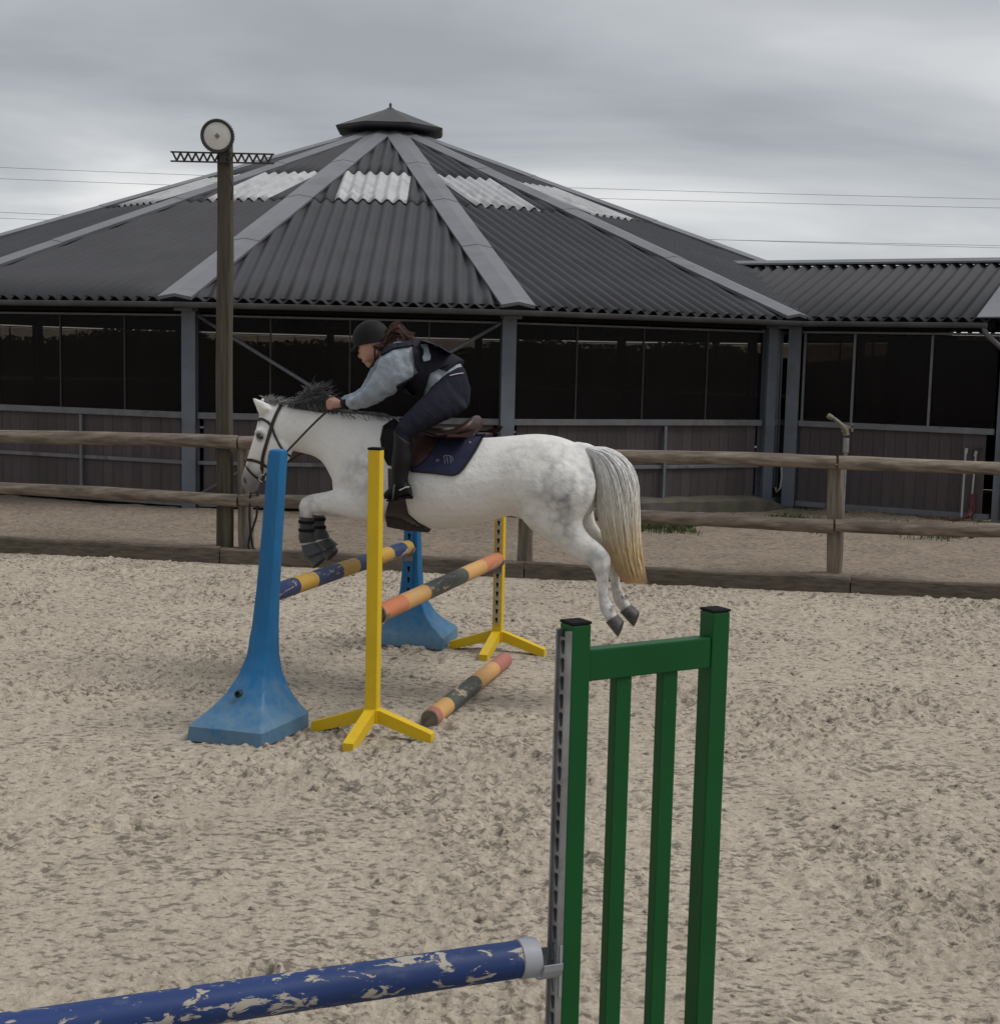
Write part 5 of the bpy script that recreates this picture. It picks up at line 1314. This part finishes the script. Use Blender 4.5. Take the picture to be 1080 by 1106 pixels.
# cloth folds
from mathutils import noise as mnoise
def folds(me, amp, freq, axis=None, st=3.0):
    new = []
    for p0, nr in [(v.co.copy(), v.normal.copy()) for v in me.vertices]:
        p = p0.copy()
        if axis is not None: p = p - axis * p.dot(axis) * (1 - 1 / st) if st > 1 else p
        n = 1 - abs(mnoise.noise(p * freq)) * 2; n2 = mnoise.noise(p * freq * 2.3)
        new.append(p0 + nr * (amp * (n * .8 + n2 * .5)))
    me.vertices.foreach_set('co', [c for p in new for c in p]); me.update()
folds(swm, .012, 15, (hp(430, 390) - hp(385, 432)).cross(HN).normalized(), 2.5)
sweat = link('sweatshirt', swm, per, True)
b = MB()
for s_, A_ in ((1, ARM[-2]), (-1, ARMF[-2])):
    b.loft(rings(grow([((A_[0][0] - 5, A_[0][1] + .2), (A_[1][0] - 6.5, A_[1][1] - .4), .030, A_[3] - s_ * .012), ((A_[0][0] - 1.5, A_[0][1]), (A_[1][0] - 2.5, A_[1][1]), .033, A_[3])], 1.6, .004), K=16))
cu_ = b.build('cuff', m_vest, sweat, smooth=45)
br = MB()
br.loft(rings(dense(grow([((502, 438), (485, 451), .11), ((504, 421), (474, 447), .15), ((500, 404), (466, 430), .148), ((497, 397), (463, 428), .142)], 2.2, .010), 3), K=20))
for L_ in (LEG[:7], LEGF[:7]): br.loft(rings(dense(grow(L_, -2.2, -.006), 3), K=16))
brm = remesh(br, .008, 4, m_breech, 'breeches'); folds(brm, .0045, 14, (hp(490, 425) - hp(437, 463)).cross(HN).normalized(), 2.0); link('breeches', brm, per, True)
for L_, F_ in ((LEG, FOOT), (LEGF, FOOTF)):
    bt = MB(); bt.loft(rings(dense(grow(L_[5:7], 1.2, .006) + grow(L_[7:], 2.2, .009), 3), K=16)); bt.loft(rings(dense(grow(F_, 1.4, .005), 3), K=16))
    bo = link('boot', remesh(bt, .007, 4, m_boot, 'boot'), per, True)
    t = F_[0][3]
    b = MB(); b.loft([ring((447, 535.5), (414, 538.5), .001, t, 4)] and [[hp(446, 535, t + .036), hp(446, 535, t - .036), hp(446, 539, t - .036), hp(446, 539, t + .036)], [hp(434, 536.8, t + .034), hp(434, 536.8, t - .034), hp(434, 538.6, t - .034), hp(434, 538.6, t + .034)], [hp(415, 537, t + .03), hp(415, 537, t - .03), hp(415, 539, t - .03), hp(415, 539, t + .03)]]); b.build('sole', m_black, bo)
    if t > 0:
        b = MB(); b.tube([cast(x, y, .003, t, bvh_of(bo.data))[0] for x, y in ((431.5, 529.5), (435, 528), (438.5, 526.2), (441.5, 526))], .003, 5); b.build('spur_strap', bpy.data.materials['white_badge'], bo, world=False)
# body protector: shells cut and laid on the sweatshirt
SB = bvh_of(swm)
Z2_ = lambda x, y: (340 + x / 4.81, 330 + y / 4.81)
vest = shell([Z2_(*p) for p in ((505, 192), (560, 182), (640, 205), (705, 245), (735, 285), (715, 300), (660, 322), (600, 352), (585, 400), (560, 470), (500, 462), (430, 436), (425, 415), (480, 385), (545, 345), (520, 320), (512, 260))], .004, .016, SB, 2.0, name='vest', mtl=m_vest, parent=per, fall=.16)
shell([Z2_(*p) for p in ((335, 232), (400, 205), (510, 190), (512, 212), (410, 228), (350, 262))], .004, .012, SB, 1.8, name='collar', mtl=m_vest, parent=per, fall=.1)
b = MB(); vb = MB()
vb.loft(rings(dense(grow([((498, 391), (470, 424), .142), ((485, 383.5), (452, 424), .14), ((468, 374), (441, 415), .152), ((455, 369), (436, 404), .15)], 3.6, .006), 3), K=20)); vbm = remesh(vb, .010, 3, m_vest, 'vest_back')
# keep only the back half of the protector
bm = bmesh.new(); bm.from_mesh(vbm); ax0, ax1 = hp(494, 398), hp(446, 376); spd = (ax1 - ax0).normalized(); upn = (UP - spd * UP.dot(spd)).normalized()
bmesh.ops.delete(bm, geom=[f for f in bm.faces if (f.calc_center_median() - ax0).dot(upn) < -.025], context='FACES'); bm.to_mesh(vbm); bm.free()
link('vest_back', vbm, per, True)
# light opening between the straps
shell([Z2_(*p) for p in ((550, 215), (585, 212), (604, 262), (600, 290), (572, 290), (562, 255))], .018, .008, SB, 1.6, name='sleeve_gusset', mtl=m_sweat, parent=per, fall=.16)
b = MB(); b.tube([cast(*Z2_(x, y), .010, .16, bvh_of(bpy.data.objects['breeches'].data))[0] for x, y in ((700, 366), (730, 358), (765, 352))], .0022, 5); b.build('pocket_piping', bpy.data.materials['white_badge'], per, world=True)
# helmet
hc_ = hp(400.5, 364.5); hf = (hp(382, 373) - hp(418, 358)).normalized(); hu = (UP - hf * UP.dot(hf)).normalized()
b = MB(); rg = []; K = 28; N_ = 9
for i in range(N_ + 1):
    ph = (pi * .5) * i / N_; r = cos(ph); z = sin(ph)
    rg.append([hc_ + hu * (-.012 + .115 * z ** .9 if z > 0 else -.012) + hf * (.116 * r * cos(2 * pi * k / K)) + HN * (.088 * r * sin(2 * pi * k / K)) for k in range(K)])
low = [[hc_ + hu * (-.012 - .050 * (.55 - .45 * cos(2 * pi * k / K))) + hf * (.117 * cos(2 * pi * k / K)) + HN * (.089 * sin(2 * pi * k / K)) for k in range(K)]]
rg = low + rg[:-1] + [[hc_ + hu * .1035 + (p - hc_ - hu * .1035) * .1 for p in rg[-2]]]
b.loft(rg); hel = b.build('helmet', m_helm, per, smooth=50, world=True)
b = MB(); rg = []
for i in range(9):
    a = -1.05 + 2.1 * i / 8; e0 = hc_ + hu * -.018 + hf * (.110 * cos(a)) + HN * (.087 * sin(a)); ext = .045 * cos(a * 1.35) + .004
    e1 = e0 + hf * ext - hu * (.018 * cos(a))
    rg.append([e0 + hu * .007, e1 + hu * .002, e1 - hu * .003, e0 - hu * .004])
b.loft(rg); b.build('peak', m_helm, hel, smooth=50)
b = MB()
for x0 in (404.5, 411): b.tube([hp(x0, 374, .085), hp((x0 + 405) / 2, 384, .083), hp(404.5, 391, .062), hp(400.5, 396, .03), hp(399.5, 397.2, 0), hp(400.5, 396, -.03), hp(404.5, 391, -.062), hp(x0, 374, -.085)], .0045, 5)
b.build('chin_strap', m_black, hel, smooth=True)
# face details
for s_ in (1, -1):
    b = MB(); b.ell(hp(392.3, 380.6, s_ * .031), (HN * .011, (hp(390.6, 380.6) - hp(394, 380.6)) * .42, (hp(392, 379.8) - hp(392, 381.4)) * .5), 10, 6); b.build('eye', m_eye, per, smooth=True, world=True)
# hair: low bun and pony tail streaming back
cv = []
for i in range(420):
    t0 = random.gauss(0, .025); y0 = random.uniform(366, 379); k_ = random.random(); up_ = random.gauss(0, 2.6)
    end = (random.uniform(436, 449), 366 + random.gauss(3, 4) + up_ * .3)
    cv.append([hp(p[0], p[1], t0 + random.gauss(0, .002) + .02 * sin(j * .5 + i)) for j, p in enumerate(curve([(411 + random.uniform(0, 5), y0), (421, 358.5 + up_ + (y0 - 366) * .35), (431, 357 + up_ * 1.2), end], 10))])
for i in range(160):
    t0 = random.choice((-1, 1)) * random.uniform(.06, .082); x0 = random.uniform(402, 413)
    cv.append([hp(p[0], p[1], t0 * (1 - .35 * j / 7)) for j, p in enumerate(curve([(x0, 374), (x0 + 6, 374 + random.gauss(0, 1.5)), (421, 368 + random.gauss(0, 3)), (428, 364 + random.gauss(0, 2))], 8))])
strands(cv, .0042, .0014, 'hair', m_hair, per)
# stirrup
stp = thing('stirrup', 'steel stirrup iron under the black riding boot', 'stirrup', hp(424, 539, .34))
b = MB(); q = [hp(424, 539.6, .285), hp(424, 539.6, .395), hp(425, 532, .40), hp(426, 524, .38), hp(426.5, 517.5, .345), hp(426, 524, .30), hp(425, 532, .28), hp(424, 539.6, .285)]
b.tube(q, .006, 7); b.build('iron', mat('stirrup_steel', (.10, .10, .105), rough=.3, metal=.85), stp, smooth=True, world=True)
b = MB(); b.box(hp(424, 540, .34), (.035, .11, .010), Matrix.Rotation(PANG - pi / 2, 3, 'Z')); b.build('tread', m_black, stp, world=True)
b = MB(); b.tube([hp(426.5, 517.5, .345), hp(431, 500, .30), hp(440, 478, .27), hp(446, 466, .20)], .011, 6, sq=.35); b.build('stirrup_leather', m_leath, stp, smooth=True, world=True)
